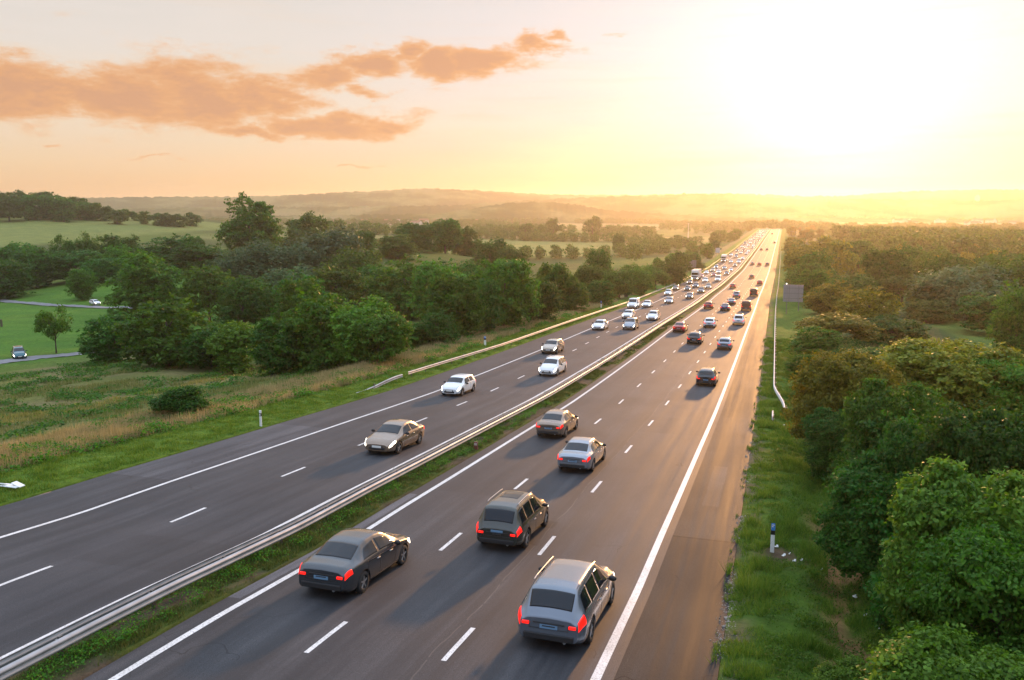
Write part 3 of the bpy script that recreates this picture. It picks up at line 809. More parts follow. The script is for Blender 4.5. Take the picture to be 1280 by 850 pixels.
m_gm = blade_mat('reserve_grass', (.03, .05, .012), (.07, .11, .02), (.17, .15, .06))
m_gt = blade_mat('dry_grass', (.13, .12, .05), (.33, .26, .13), (.5, .38, .22))
m_gd = blade_mat('meadow_grass', (.09, .12, .03), (.19, .2, .06), (.32, .27, .13))
def blades(name, us, ss, h, w, mat, label, lean=.5):
    n = len(us)
    x = us + cshift(ss); z = np.where((us > UL) & (us < UML) | (us > UMR) & (us < UR), zroad(ss), land(us, ss)) - .02
    a = rng.uniform(0, 2 * math.pi, n); ca, sa = np.cos(a), np.sin(a)
    la = rng.uniform(0, 2 * math.pi, n); ll = rng.uniform(.1, 1, n) * lean * h
    b0 = np.stack([x - ca * w / 2, ss - sa * w / 2, z], -1); b1 = np.stack([x + ca * w / 2, ss + sa * w / 2, z], -1)
    tp = np.stack([x + np.cos(la) * ll, ss + np.sin(la) * ll, z + h], -1)
    v = np.stack([b0, b1, tp], 1).reshape(-1, 3)
    o = link(name, mesh_np(name, v, tris=np.arange(n * 3).reshape(n, 3)), mat)
    return tag(o, label, None, None, 'stuff')
def clumped(n, u0, u1, s0, s1, per, sig, spow=1.8):
    k = n // per
    cu = rng.uniform(u0, u1, k); cs_ = s0 + (s1 - s0) * rng.random(k) ** spow
    us = (cu[:, None] + rng.normal(size=(k, per)) * sig).ravel(); ss = (cs_[:, None] + rng.normal(size=(k, per)) * sig).ravel()
    hs = np.repeat(rng.uniform(.5, 1.3, k), per)
    ok = (us > u0) & (us < u1)
    return us[ok], ss[ok], hs[ok]
us, ss, hs = clumped(300000, UR - .22, 5.0, 13, 120, 40, .15)
keep = (fbm(us / .9, ss / .9, 61, 3) > .36) & ((us > UR + .1 + .45 * (fbm(us, ss / .8, 71, 3) - .35)) | (fbm(us / .4, ss / 1.2, 72, 3) > .6))
keep &= ~((fbm(us / 1.6, ss / 3.2, 41, 4) > .54) & (us > 2.2) & (ss < 75)); keep &= ~(((us - .6) / .6) ** 2 + ((ss - 30.3) / .8) ** 2 < 1)
us, ss, hs = us[keep], ss[keep], hs[keep]; n = len(us); hh = (.05 + .62 * fbm(us / 1.2, ss / 1.2, 62, 3) ** 2.2) * hs * rng.uniform(.6, 1.3, n)
blades('verge_grass', us, ss, hh, .016 + ss * .00032, m_gr, 'tussocky green grass of the right verge', .9)
us, ss, hs = clumped(150000, UML + .05, UMR - .1, 10, 150, 40, .14)
keep = fbm(us / .7, ss / 3., 51, 3) < .56; us, ss, hs = us[keep], ss[keep], hs[keep]; n = len(us)
blades('reserve_grass', us, ss, (.07 + .17 * fbm(us / .9, ss / 1.4, 63, 2)) * hs * rng.uniform(.6, 1.3, n), .016 + ss * .0003, m_gm, 'scrubby grass of the central reserve', .8)
us, ss, hs = clumped(120000, UL - 5.2, UL - .15, 20, 170, 40, .2)
n = len(us); blades('mown_grass', us, ss, (.08 + .16 * fbm(us / 1.7, ss / 1.7, 64, 2)) * hs * rng.uniform(.6, 1.3, n), .02 + ss * .00035, m_gr, 'bright green grass of the left verge', .9)
us, ss, hs = clumped(170000, UL - 10.5, UL - 4.3, 16, 190, 30, .25)
n = len(us); blades('dry_grass', us, ss, (.32 + .5 * fbm(us / 2.5, ss / 2.5, 65, 3)) * hs * rng.uniform(.6, 1.25, n), .022 + ss * .0003, m_gt, 'tall straw-coloured grass along the crest of the left verge', .35)
us, ss, hs = clumped(120000, UL - 48, UL - 9, 22, 125, 40, .5, 1.0)
keep = fbm(us / 6., ss / 6., 66, 3) > .42; us, ss, hs = us[keep], ss[keep], hs[keep]; n = len(us)
blades('meadow_grass', us, ss, (.15 + .4 * fbm(us / 4., ss / 4., 67, 3)) * hs * rng.uniform(.5, 1.3, n), .05 + ss * .0006, m_gd, 'rough grass of the unmown meadow', .5)
# green weeds in the tall grass, brambles and nettles on the right bank, weeds in the reserve
def weeds(name, us, ss, size, hgt, mat, label):
    n = len(us); z = land(us, ss) + hgt * rng.random(n) ** .7
    ctr = np.stack([us + cshift(ss), ss, z], -1)
    nr = rng.normal(size=(n, 3)) * .6 + [0, 0, .8]
    v, f = diamonds(ctr, nr, size * rng.uniform(.6, 1.4, n), rng.uniform(0, 6.28, n))
    tag(link(name, mesh_np(name, v, quads=f), mat), label, None, None, 'stuff')
us, ss, hs = clumped(26000, UL - 8.5, UL - 3.8, 20, 150, 90, .4); weeds('nettles', us, ss, .10 + ss * .0008, .5 * hs, LEAF['mid'], 'green weeds growing among the tall dry grass')
us, ss, hs = clumped(90000, 4.4, 13, 13, 110, 120, .45); weeds('brambles', us, ss, .10, .9 * hs * sstep(4.2, 7, us), LEAF['dark'], 'brambles and low leafy undergrowth on the right bank')
us, ss, hs = clumped(26000, .2, 4.6, 14, 60, 60, .2, 1.1); weeds('verge_weeds', us, ss, .055, .22 * hs, LEAF['mid'], 'leafy weeds in the right verge and ditch')
us, ss, hs = clumped(14000, UMR - 1.1, UMR - .25, 11, 60, 80, .18, 1.3); weeds('reserve_weeds', us, ss, .05, .3 * hs, LEAF['mid'], 'leafy weeds along the central reserve')
us, ss, hs = clumped(40000, UL - 60, UL - 12, 35, 120, 130, .7, 1.0); weeds('meadow_weeds', us, ss, .22, .4 * hs, LEAF['olive'], 'thistles and weeds in the rough meadow')

# crumbled stone and grit along the shoulder's edge
n = 5200
us = UR + rng.normal(size=n) * .14 + .02; ss = 12 + 110 * rng.random(n) ** 1.7; keep = fbm(us, ss / 2.2, 81, 3) > .47; us, ss = us[keep], ss[keep]; n = len(us)
sz = rng.uniform(.008, .03, n) * (1 + (rng.random(n) < .05) * 1.6)
bz = np.where(us < UR, zroad(ss), land(us, ss)); ctr = np.stack([us + cshift(ss), ss, bz], -1)
oct_ = np.array([[1, 0, 0], [0, 1, 0], [-1, 0, 0], [0, -1, 0], [0, 0, .7]])
v = ctr[:, None] + (oct_[None] + rng.normal(size=(n, 5, 3)) * .25) * sz[:, None, None]
ft = np.array([[0, 1, 4], [1, 2, 4], [2, 3, 4], [3, 0, 4]]); f = (ft[None] + (np.arange(n) * 5)[:, None, None]).reshape(-1, 3)
tag(link('gravel', mesh_np('gravel', v.reshape(-1, 3), tris=f), simple_mat('grit', (.24, .21, .18), 1.0, spec=0.1, var=.6, vscale=4)), 'crumbled pale grit along the edge of the right shoulder', None, None, 'stuff')

# ---------------------------------------------------------------- lanes on the left
def ribbon(name, pts, wid, dz, mat):
    # pts in (u, s); laid on the land
    P_ = np.array(pts, float); t = np.arange(len(P_)); tt = np.linspace(0, len(P_) - 1, 90)
    u = np.interp(tt, t, P_[:, 0]); s = np.interp(tt, t, P_[:, 1])
    k_ = np.ones(9) / 9; u = np.convolve(np.pad(u, 4, mode='edge'), k_, 'valid'); s = np.convolve(np.pad(s, 4, mode='edge'), k_, 'valid')
    du = np.gradient(u); ds = np.gradient(s); L = np.hypot(du, ds); nx, ny = -ds / L, du / L
    rows_ = []
    for a in np.linspace(-.5, .5, 5):
        uu = u + nx * wid * a; s2 = s + ny * wid * a
        rows_.append(np.stack([uu + cshift(s2), s2, np.maximum(land(uu, s2), land(u, s)) + dz], -1))
    v = np.concatenate(rows_); n = len(u); i = np.arange(n * 5).reshape(5, n)
    q_ = np.stack([i[:-1, :-1], i[:-1, 1:], i[1:, 1:], i[1:, :-1]], -1).reshape(-1, 4)
    tag(link(name, mesh_np(name, v, quads=q_), mat), kind='structure')
def us_px(px, py):
    zc = zc_base(px, py); x, y, z = at_px(px, py, zc); return (x - float(cshift(y)), y)
m_lane = simple_mat('lane_tarmac', (.17, .165, .17), .9, var=.3, vscale=.6)
ribbon('path', [us_px(*p) for p in [(-60, 462), (0, 453), (50, 447), (100, 443), (130, 439), (170, 434)]], 4.2, .09, m_lane)
ribbon('path', [us_px(*p) for p in [(-60, 371), (0, 376), (50, 381), (90, 383), (140, 385), (200, 387)]], 3.4, .12, m_lane)

# ---------------------------------------------------------------- safety barriers
m_galv = simple_mat('galvanised_steel', (.31, .32, .33), .5, .3, var=.6, vscale=1.3)
m_galv_d = simple_mat('weathered_steel', (.12, .11, .10), .6, .5, var=.4, vscale=5)
m_white_rail = simple_mat('white_painted_steel', (.6, .58, .55), .55, var=.2, vscale=2)
def rail_mesh(name, path, hz, face=1, zfun=None, hgt=.31):
    """W-beam swept along path [(u, s)], convex side towards face"""
    prof = [(-.00, -.155), (.035, -.13), (.08, -.10), (.08, -.055), (.025, -.02), (.025, .02), (.08, .055), (.08, .10), (.035, .13), (0, .155), (-.012, .15), (.02, .125), (.062, .096), (.062, .06), (.008, .022), (.008, -.022), (.062, -.06), (.062, -.096), (.02, -.125), (-.012, -.15)]
    P_ = np.array(path, float); u, s = P_[:, 0], P_[:, 1]
    zz = (zroad(s) if zfun is None else zfun(u, s)) + hz
    vs = [np.stack([u + cshift(s) + face * a, s, zz + b_ * hgt / .31], -1) for a, b_ in prof]
    n, k_ = len(s), len(prof); v = np.stack(vs, 1).reshape(-1, 3); i = np.arange(n * k_).reshape(n, k_)
    j = np.roll(i, -1, axis=1)
    q_ = np.stack([i[:-1], j[:-1], j[1:], i[1:]], -1).reshape(-1, 4)
    return mesh_np(name, v, quads=q_)
def path(s0, s1, fu, step=None):
    s = [s0]
    while s[-1] < s1: s.append(s[-1] + (max(.8, s[-1] * .012)))
    s[-1] = s1
    return [(fu(a), a) for a in s]
def barrier(name, label, rails, spec_posts, mat, post_mat, pw=.1, group=None):
    u0, s0 = rails[0][0][0]
    root = empty(name, (0, 0, 0)); tag(root, label, 'safety barrier', group)
    for pth, hz, face, zf in rails: link('rail', rail_mesh('rail', pth, hz, face, zf), mat, root)
    me = None; k = 0
    for (u, s, z0, h, dx) in spec_posts[:100]:
        if me is None:
            me = MB().box((0, 0, h / 2 - .1), (.06, .11, h + .2), .006).mesh('post'); me.materials.append(post_mat)
            bme = MB().box((0, 0, h - .16), (dx, .07, .10), .005).mesh('bracket'); bme.materials.append(mat)
        p = bpy.data.objects.new('post', me); COL.objects.link(p); p.parent = root; p.location = (u + float(cshift(s)), s, z0)
        br = bpy.data.objects.new('bracket', bme); COL.objects.link(br); br.parent = p
    if len(spec_posts) > 100:
        mb = MB()
        for (u, s, z0, h, dx) in spec_posts[100:]: mb.box((u + float(cshift(s)), s, z0 + h / 2 - .1), (.08, .12, h + .2))
        tag(mb.build('posts', post_mat, root), kind='stuff')
    return root
fc = lambda s: -16.35
sp = [(-16.28, s, float(zroad(s)), .70, .30) for s in np.arange(8.6, 700, 3.2)]
barrier('central_barrier', 'double steel crash barrier running down the central reserve between the carriageways', [(path(4, 1250, lambda s: -16.08), .60, 1, None), (path(4, 1250, lambda s: -16.46), .60, -1, None)], sp, m_galv, m_galv_d)
zl = lambda u, s: land(u, s)
ful = lambda s: -30.9 + .45 * float(sstep(70, 95, s))
sp = [(ful(s) - .1, s, float(land(ful(s), s)), .68, .14) for s in np.arange(68.5, 500, 3.2)]
barrier('roadside_barrier', 'long steel crash barrier along the oncoming carriageway in front of the trees', [(path(67.5, 1250, ful), .56, 1, lambda u, s: zroad(s))], sp, m_galv, m_galv_d)
# the short ramped-down end piece before it
end_path = [(-31.0 - .04 * (66.5 - s), s) for s in np.arange(58.5, 67.0, .5)]
ramp_z = lambda u, s: zroad(s) - .05 - .52 * (1 - sstep(58.5, 66, s))
sp = [(-31.2, s, float(land(-31.2, s)), .3 + .3 * (s - 59) / 8, .12) for s in (61.5, 63.5, 65.8)]
barrier('barrier_end', 'short sloping barrier end piece lying in the grass before the long barrier', [(end_path, .52, 1, ramp_z)], sp, m_galv, m_galv_d)
# right-hand white barrier
fur = lambda s: .35 + .5 * float(sstep(72, 60, s)) * 1.0 if s < 72 else .35 + .35 * float(sstep(160, 260, s))
fur = lambda s: .35 + .75 * (1 - float(sstep(62, 74, s))) + .4 * float(sstep(150, 260, s))
zrr = lambda u, s: land(np.full_like(np.asarray(s, float), .5), s) * 0 + zroad(s)
sp = [(fur(s) + .1, s, float(land(fur(s), s)), .68, .14) for s in np.arange(62.5, 300, 3.2)]
barrier('verge_barrier', 'pale steel barrier along the right verge ending in a bent tail', [(path(61.5, 620, fur), .56, -1, zrr)], sp, m_white_rail, m_galv_d)
sp = [(.32, s, float(land(.3, s)), .42, .12) for s in (58.9, 60.6)]
barrier('barrier_stub', 'short detached length of white barrier beside the bent tail', [([(.3, 58.4), (.3, 59.5), (.3, 60.9)], .42, -1, zrr)], sp, m_white_rail, m_galv_d)

# ---------------------------------------------------------------- marker posts, signs, cameras
m_wp = simple_mat('white_plastic', (.78, .78, .76), .4); m_bp = simple_mat('black_plastic', (.012, .012, .013), .45)
m_blue = simple_mat('blue_panel', (.03, .22, .62), .4); m_grey = simple_mat('sign_back_grey', (.27, .27, .28), .55, .25, var=.15, vscale=1.2)
m_pole = simple_mat('grey_pole', (.16, .16, .17), .5, .4)
def marker(u, s, label, blue=False, h=1.0, w=.14, group='marker posts'):
    x, y, z = wpos(u, s)
    r = empty('marker_post', (x, y, z)); tag(r, label, 'marker post', group)
    MB().box((0, 0, h / 2 - .05), (w, w * .6, h + .1), .02).build('shaft', m_wp, r)
    MB().box((0, 0, h * .74), (w + .012, w * .6 + .012, h * .2), .012).build('band', m_bp, r)
    if blue:
        p = MB().box((0, -w * .3 - .008, h * .93), (w * .95, .012, h * .26), .004).build('panel', m_blue, r)
        MB().box((0, -w * .3 - .016, h * 1.0), (w * .6, .006, .03)).box((-.02, -w * .3 - .016, h * .94), (w * .4, .006, .03)).build('marking', m_wp, p)
    else: MB().box((0, -w * .3 - .012, h * .74), (w * .45, .012, .12)).build('reflector', m_wp, r)
marker(-29.95, 43.6, 'white marker post with black band on the left verge near the dry grass', h=1.0)
marker(.35, 30.5, 'white marker post with black band and blue panel on the right verge', True, 1.05, .14)
marker(-33.2, 166, 'small pale marker post in front of the roadside trees, left of the dark sign post', True, 1.4, .2)
marker(-33.3, 95.3, 'blue-topped marker post beside the barrier below the tallest roadside tree', True, 1.1, .24)
def sign(u, s, w, h, clear, label, posts=(-.3, .3), panels=1, mat=None, face=1, tall=None):
    x, y, z = wpos(u, s)
    r = empty('road_sign', (x, y, z), 0); tag(r, label, 'road sign', 'road signs')
    pw = w / panels
    for i in range(panels):
        px_ = -w / 2 + pw * (i + .5)
        p = MB().box((px_, 0, clear + h / 2), (pw * (.94 if panels > 1 else 1), .05, h), .01).build('panel', mat or m_grey, r)
        mb = MB()
        for k_ in (.2, .5, .8): mb.box((px_, -.045 * face, clear + h * k_), (pw * .93, .04, .06))
        mb.box((px_ - pw * .2, -.05 * face, clear + h / 2), (.05, .03, h * .98)); mb.box((px_ + pw * .25, -.05 * face, clear + h / 2), (.05, .03, h * .98))
        mb.build('stiffener', m_pole, p)
    for q_ in posts: MB().cyl((q_ * w, .06 * face, -.4), (q_ * w, .06 * face, clear + h * .9), .09, seg=10).build('post', m_pole, r)
    return r
sg = sign(3.5, 172, 3.7, 3.35, 2.25, 'big square sign seen from its plain back, on two posts by the right barrier')
MB().box((-1.3, .1, 5.75), (.22, .2, .22), .03).build('lamp', simple_mat('lamp_white', (.9, .9, .85), .3, emit=(1, .93, .8), es=2.0), sg)
sign(-33.6, 346, 4.6, 2.9, 2.0, 'pair of grey sign backs side by side above the left barrier', (-.35, .35), 2)
sign(-33.0, 486, 2.4, 2.7, 2.6, 'single pale square sign farther along the left barrier', (-.25, .25), 1, simple_mat('pale_sign', (.62, .58, .6), .5))
sign(-40.0, 322, 4.0, 1.9, .5, 'low grey panel standing in front of the trees left of the sign pair', (-.35, .35), 1)
# camera / detector on a dark post
x, y, z = wpos(-34.8, 205); r = empty('camera_post', (x, y, z)); tag(r, 'dark post carrying a white camera box beside the left barrier', 'camera post')
MB().box((0, 0, .9), (.9, .5, 1.8), .04).build('cabinet', simple_mat('cabinet_dark', (.03, .03, .03), .5), r)
MB().cyl((0, 0, 1.7), (0, 0, 3.0), .07, seg=10).build('post', m_pole, r)
hd = MB().box((0, 0, 3.1), (1.6, .25, .18), .02).build('crossarm', m_wp, r)
for dx in (-.6, 0, .55): MB().box((dx, -.1, 3.33), (.34, .5, .3), .03).build('camera', m_wp, hd)
x, y, z = wpos(-88, 850); r = empty('lighting_mast', (x, y, z)); tag(r, 'thin tall pale mast rising from the woods left of the road', 'mast')
MB().cyl((0, 0, -1), (0, 0, 19), .34, .16, 10).build('pole', m_wp, r); MB().box((0, 0, 19.2), (1.4, .5, .4), .05).build('lamp_head', m_wp, r)
# fence post and litter
x, y, z = wpos(*us_px(2, 408)); r = MB().box((0, 0, .75), (.35, .35, 1.7), .04).build('fence_post', m_bark, None, (x, y, z)); tag(r, 'dark wooden post standing alone in the pasture at the left edge', 'post')
m_lit = simple_mat('white_litter', (.75, .75, .73), .6)
LIT = [(.75, 30.2), (.95, 30.6), (.5, 31.0), (1.1, 29.9), (1.35, 30.1), (2.0, 29.6), (2.9, 27.4), (3.05, 25.8), (3.3, 24.6), (3.5, 24.4), (4.4, 22.3), (4.8, 22.6), (5.3, 22.9), (4.3, 23.4), (1.0, 57), (3.1, 47), (4.0, 24.0), (5.0, 21.8), (3.4, 20.6)]
for u, s in LIT:
    x, y, z = wpos(u, s); k_ = random.uniform(.4, .9)
    bm_ = MB(); bm_.box((0, 0, .03), (.16 * k_, .10 * k_, .03), .01, Matrix.Rotation(random.uniform(0, 3), 3, 'Z')).box((.03, .03, .06), (.08 * k_, .07 * k_, .03), .008, Matrix.Rotation(.5, 3, 'X'))
    tag(bm_.build('litter', m_lit, None, (x, y, z + .05)), 'scrap of white litter lying in the right verge or ditch', 'litter', 'litter on the right verge')
x, y, z = wpos(*us_px(14, 613)); bm_ = MB(); bm_.box((0, 0, .06), (.9, .35, .05), .02).box((.3, .1, .12), (.5, .3, .05), .02, Matrix.Rotation(.3, 3, 'Y')).box((-.35, 0, .1), (.3, .25, .06), .02, Matrix.Rotation(-.4, 3, 'X'))
tag(bm_.build('litter', m_lit, None, (x, y, z + .12)), 'crumpled white sheet lying on the left verge at the frame edge', 'litter')
x, y, z = wpos(-15.45, 42.6); r = empty('reflector_post', (x, y, z)); tag(r, 'small stubby brown-red reflector post at the edge of the central reserve', 'marker post')
MB().box((0, 0, .2), (.22, .1, .5), .015).build('post', simple_mat('red_brown', (.2, .06, .04), .5), r); MB().box((0, -.06, .32), (.16, .03, .12)).build('reflector', simple_mat('reflector_pale', (.5, .4, .35), .3), r)

# ---------------------------------------------------------------- far town
m_hw = simple_mat('pale_render', (.5, .47, .43), .8); m_roof = simple_mat('roof_tile', (.22, .1, .07), .8)
def gable(w, l, h):
    bm_ = bmesh.new()
    c_ = [(-w / 2, -l / 2), (w / 2, -l / 2), (w / 2, l / 2), (-w / 2, l / 2)]
    lo = [bm_.verts.new((a, b_, 0)) for a, b_ in c_]; hi = [bm_.verts.new((a, b_, h)) for a, b_ in c_]
    for k_ in range(4): bm_.faces.new((lo[k_], lo[(k_ + 1) % 4], hi[(k_ + 1) % 4], hi[k_]))
    r0 = bm_.verts.new((0, -l / 2, h * 1.6)); r1 = bm_.verts.new((0, l / 2, h * 1.6))
    bm_.faces.new((hi[0], hi[1], r0)); bm_.faces.new((hi[2], hi[3], r1))
    me = bpy.data.meshes.new('wall'); bm_.to_mesh(me); bm_.free(); me.materials.append(m_hw)
    b2 = bmesh.new(); e_ = .4
    for sx in (-1, 1):
        q_ = [b2.verts.new(p) for p in ((sx * (w / 2 + e_), -l / 2 - e_, h - .2), (sx * (w / 2 + e_), l / 2 + e_, h - .2), (0, l / 2 + e_, h * 1.6 + .15), (0, -l / 2 - e_, h * 1.6 + .15))]
        b2.faces.new(q_)
    bmesh.ops.solidify(b2, geom=b2.faces[:], thickness=.15)
    m2 = bpy.data.meshes.new('roof'); b2.to_mesh(m2); b2.free(); m2.materials.append(m_roof)
    return me, m2
hw, hr_ = gable(13, 22, 6.5)
TOWN = [(random.uniform(400, 620), random.uniform(1750, 2150)) for _ in range(26)] + [(random.uniform(1110, 1275), random.uniform(1750, 2300)) for _ in range(14)]
for px, D in TOWN:
    X = (px - 640) / F_PX * D
    x = X * math.cos(YAW) - D * math.sin(YAW); y = X * math.sin(YAW) + D * math.cos(YAW)
    r = empty('house', (x, y, float(land(x, y)) - .2), random.uniform(0, 3.1))
    tag(r, 'tiny pale house in the hazy town below the hills', 'house', 'houses of the far town')
    for nm, me in (('wall', hw), ('roof', hr_)):
        o = bpy.data.objects.new(nm, me); COL.objects.link(o); o.parent = r
x, y, zt = at_px(1222, 245, 3050); r = empty('tower_block', (x, y, 20)); tag(r, 'square tower block on the misty ridge at the far right', 'tower block')
MB().box((0, 0, (zt - 20) / 2), (15, 12, zt - 20), .2).build('wall', m_hw, r); MB().box((0, 0, zt - 20 + 2), (7, 6, 4), .1).build('plant_room', m_hw, r)
# ---------------------------------------------------------------- vehicles
m_glass = simple_mat('dark_glass', (.008, .010, .013), .05, 0, spec=.38)
m_tyre = simple_mat('tyre_rubber', (.016, .016, .016), .85); m_rim = simple_mat('alloy_rim', (.42, .42, .43), .35, .8); m_trim = simple_mat('black_trim', (.015, .015, .016), .5)
m_tail = simple_mat('tail_lamp_red', (.22, .004, .004), .2, emit=(1.0, .015, .008), es=1.15)
m_head = simple_mat('headlamp_lit', (.85, .85, .82), .15, emit=(1.0, .9, .72), es=7.0)
m_ind = simple_mat('amber_lens', (.6, .22, .02), .3)
m_plate_b = simple_mat('number_plate_blue', (.13, .24, .36), .4); m_plate_w = simple_mat('number_plate_white', (.7, .7, .66), .4)
m_under = simple_mat('underbody', (.01, .01, .01), .9)
def paint(name, c, metal=.35, rough=.26): return simple_mat('paint_' + name, c, rough, metal, coat=.7, var=.12, vscale=1.6)
PAINT = {'silver': paint('silver', (.27, .29, .32), .55), 'graphite': paint('graphite', (.035, .04, .045), .3), 'steel': paint('steel_grey', (.15, .17, .20), .5), 'grey': paint('slate_grey', (.08, .085, .1), .4), 'black': paint('black', (.014, .014, .016), .1), 'white': paint('white', (.74, .74, .73), 0), 'bronze': paint('bronze', (.24, .17, .12), .55), 'red': paint('red', (.34, .025, .02), .1),
         'blue': paint('dark_blue', (.025, .05, .13), .3), 'brown': paint('brown', (.15, .085, .055), .4), 'olive_dark': paint('dark_olive', (.045, .045, .035), .4), 'teal': paint('teal', (.012, .09, .11), .3), 'beige': paint('beige', (.38, .31, .24), .5)}

def tab(t, y): a = np.array(t, float); return np.interp(y, a[:, 0], a[:, 1])
def sm(y, v, sig):
    k_ = np.exp(-.5 * ((y[:, None] - y[None]) / sig) ** 2); return (k_ * v).sum(1) / k_.sum(1)
class Shape:
    """the outer skin of a vehicle as a surface over (y along, t around)"""
    def __init__(s, top, belt, wid, wtop, bot, sig=.045):
        y0, y1 = top[0][0], top[-1][0]
        s.y0, s.y1 = y0, y1
        s.yg = np.linspace(y0, y1, 420)
        f = lambda t, k=sig: sm(s.yg, tab(t, s.yg), k)
        s.top, s.belt, s.wid, s.wtop, s.bot = f(top), f(belt), f(wid), f(wtop), f(bot, .08)
        s.top = np.maximum(s.top, s.belt + .03)
    def at(s, y, t):
        """t 0 sill centre .. 1 roof centre line; right half (x > 0)"""
        g = lambda v: np.interp(y, s.yg, v)
        T, B, Wd, Wt, Z = g(s.top), g(s.belt), g(s.wid), g(s.wtop), g(s.bot)
        hb = B - Z; hg = T - B
        rr = np.minimum(.09, hg * .45)
        K = [(0 * Wd, Z), (Wd * .82, Z), (Wd * .955, Z + hb * .10), (Wd * .99, Z + hb * .28), (Wd, Z + hb * .62), (Wd * .985, Z + hb * .86), (Wd * .955, B),
             (Wd * .955 + (Wt - Wd * .955) * .55, B + (hg - rr) * .55), (Wt + .0 * Wd, T - rr), (Wt * .90, T - rr * .28), (Wt * .5, T + .006), (0 * Wd, T + .018)]
        tk = np.array([0, .14, .20, .27, .37, .46, .52, .63, .74, .80, .90, 1.0])
        x = np.zeros_like(y); z = np.zeros_like(y)
        tt = np.clip(t, 0, 1)
        i = np.clip(np.searchsorted(tk, tt, side='right') - 1, 0, len(tk) - 2)
        Kx = np.stack([k_[0] + 0 * y for k_ in K]); Kz = np.stack([k_[1] + 0 * y for k_ in K])
        ar = np.arange(len(y)) if y.ndim else 0
        # smooth (monotone-ish) Hermite through the section's points
        dt_ = np.diff(tk)
        def herm(Kv):
            sl_ = np.diff(Kv, axis=0) / dt_[:, None]
            m = np.zeros_like(Kv); m[0] = sl_[0]; m[-1] = sl_[-1]
            a, b_ = sl_[:-1], sl_[1:]
            m[1:-1] = np.where(a * b_ > 0, 2 * a * b_ / (a + b_ + 1e-9 * np.sign(a + b_ + 1e-12)), 0)
            h = dt_[i]; w = (tt - tk[i]) / h
            p0, p1, m0, m1 = Kv[i, ar], Kv[i + 1, ar], m[i, ar] * h, m[i + 1, ar] * h
            return (2 * w ** 3 - 3 * w ** 2 + 1) * p0 + (w ** 3 - 2 * w ** 2 + w) * m0 + (-2 * w ** 3 + 3 * w ** 2) * p1 + (w ** 3 - w ** 2) * m1
        return herm(Kx), herm(Kz)
    def body(s, ny=96, nt_=30):
        e_ = (np.linspace(-1, 1, ny)); ys = s.y0 + (s.y1 - s.y0) * (.5 + .5 * np.sin(e_ * np.pi / 2) * .35 + .5 * e_ * .65)
        ts = np.linspace(0, 1, nt_)
        Y, T = np.meshgrid(ys, ts, indexing='ij')
        x, z = s.at(Y.ravel(), T.ravel()); x = x.reshape(Y.shape); z = z.reshape(Y.shape)
        V = np.concatenate([np.stack([x, Y, z], -1), np.stack([-x[:, -2:0:-1], Y[:, -2:0:-1], z[:, -2:0:-1]], -1)], 1)
        n = V.shape[1]; bm_ = bmesh.new()
        vs = [[bm_.verts.new(V[i, j]) for j in range(n)] for i in range(ny)]
        for i in range(ny - 1):
            for j in range(n): bm_.faces.new((vs[i][j], vs[i][(j + 1) % n], vs[i + 1][(j + 1) % n], vs[i + 1][j]))
        bm_.faces.new(vs[0][::-1]); bm_.faces.new(vs[-1])
        bmesh.ops.recalc_face_normals(bm_, faces=bm_.faces[:])
        for f in bm_.faces: f.smooth = len(f.verts) == 4
        return bm_
    def patch(s, poly, off=.008, n=14, mirror=False, thick=.012):
        """a panel lying off the skin: poly = four corners (y, t) in order; may cross the centre line with t > 1"""
        a = np.array(poly, float); w = np.linspace(0, 1, n)
        A, B_ = np.meshgrid(w, w, indexing='ij')
        P_ = (a[0] * ((1 - A) * (1 - B_))[..., None] + a[1] * (A * (1 - B_))[..., None] + a[2] * (A * B_)[..., None] + a[3] * ((1 - A) * B_)[..., None])
        def pos(y, t):
            m = t > 1; tt = np.where(m, 2 - t, t); x, z = s.at(y, tt); return np.stack([np.where(m, -x, x), y, z], -1)
        y, t = P_[..., 0].ravel(), P_[..., 1].ravel()
        p = pos(y, t); e_ = .004
        dy = pos(np.clip(y + e_, s.y0, s.y1), t) - pos(np.clip(y - e_, s.y0, s.y1), t); dtv = pos(y, np.clip(t + e_, 0, 2)) - pos(y, np.clip(t - e_, 0, 2))
        nn = np.cross(dy, dtv); nn /= np.linalg.norm(nn, axis=1, keepdims=True) + 1e-9
        c0 = np.stack([np.zeros_like(y), np.full_like(y, 0.0), np.full_like(y, .7)], -1); c0[:, 1] = y * .8
        nn *= np.sign((nn * (p - c0)).sum(1, keepdims=True) + 1e-9)
        out_ = p + nn * off; inn = p - nn * thick
        v = np.concatenate([out_, inn]); i = np.arange(n * n).reshape(n, n)
        q_ = np.stack([i[:-1, :-1], i[1:, :-1], i[1:, 1:], i[:-1, 1:]], -1).reshape(-1, 4)
        bd = np.concatenate([i[:, 0], i[-1, 1:], i[-2::-1, -1], i[0, -2:0:-1]]); b2 = np.roll(bd, -1)
        side = np.stack([bd, b2, b2 + n * n, bd + n * n], -1)
        f = np.concatenate([q_, side])
        if mirror: v = v * [-1, 1, 1]
        return v, f

def m_join(name, parts_, smooth=False):
    v, f = join(parts_); me = mesh_np(name, v, quads=f, smooth=False)
    bm_ = bmesh.new(); bm_.from_mesh(me); bmesh.ops.recalc_face_normals(bm_, faces=bm_.faces[:]); bm_.to_mesh(me); bm_.free()
    return me

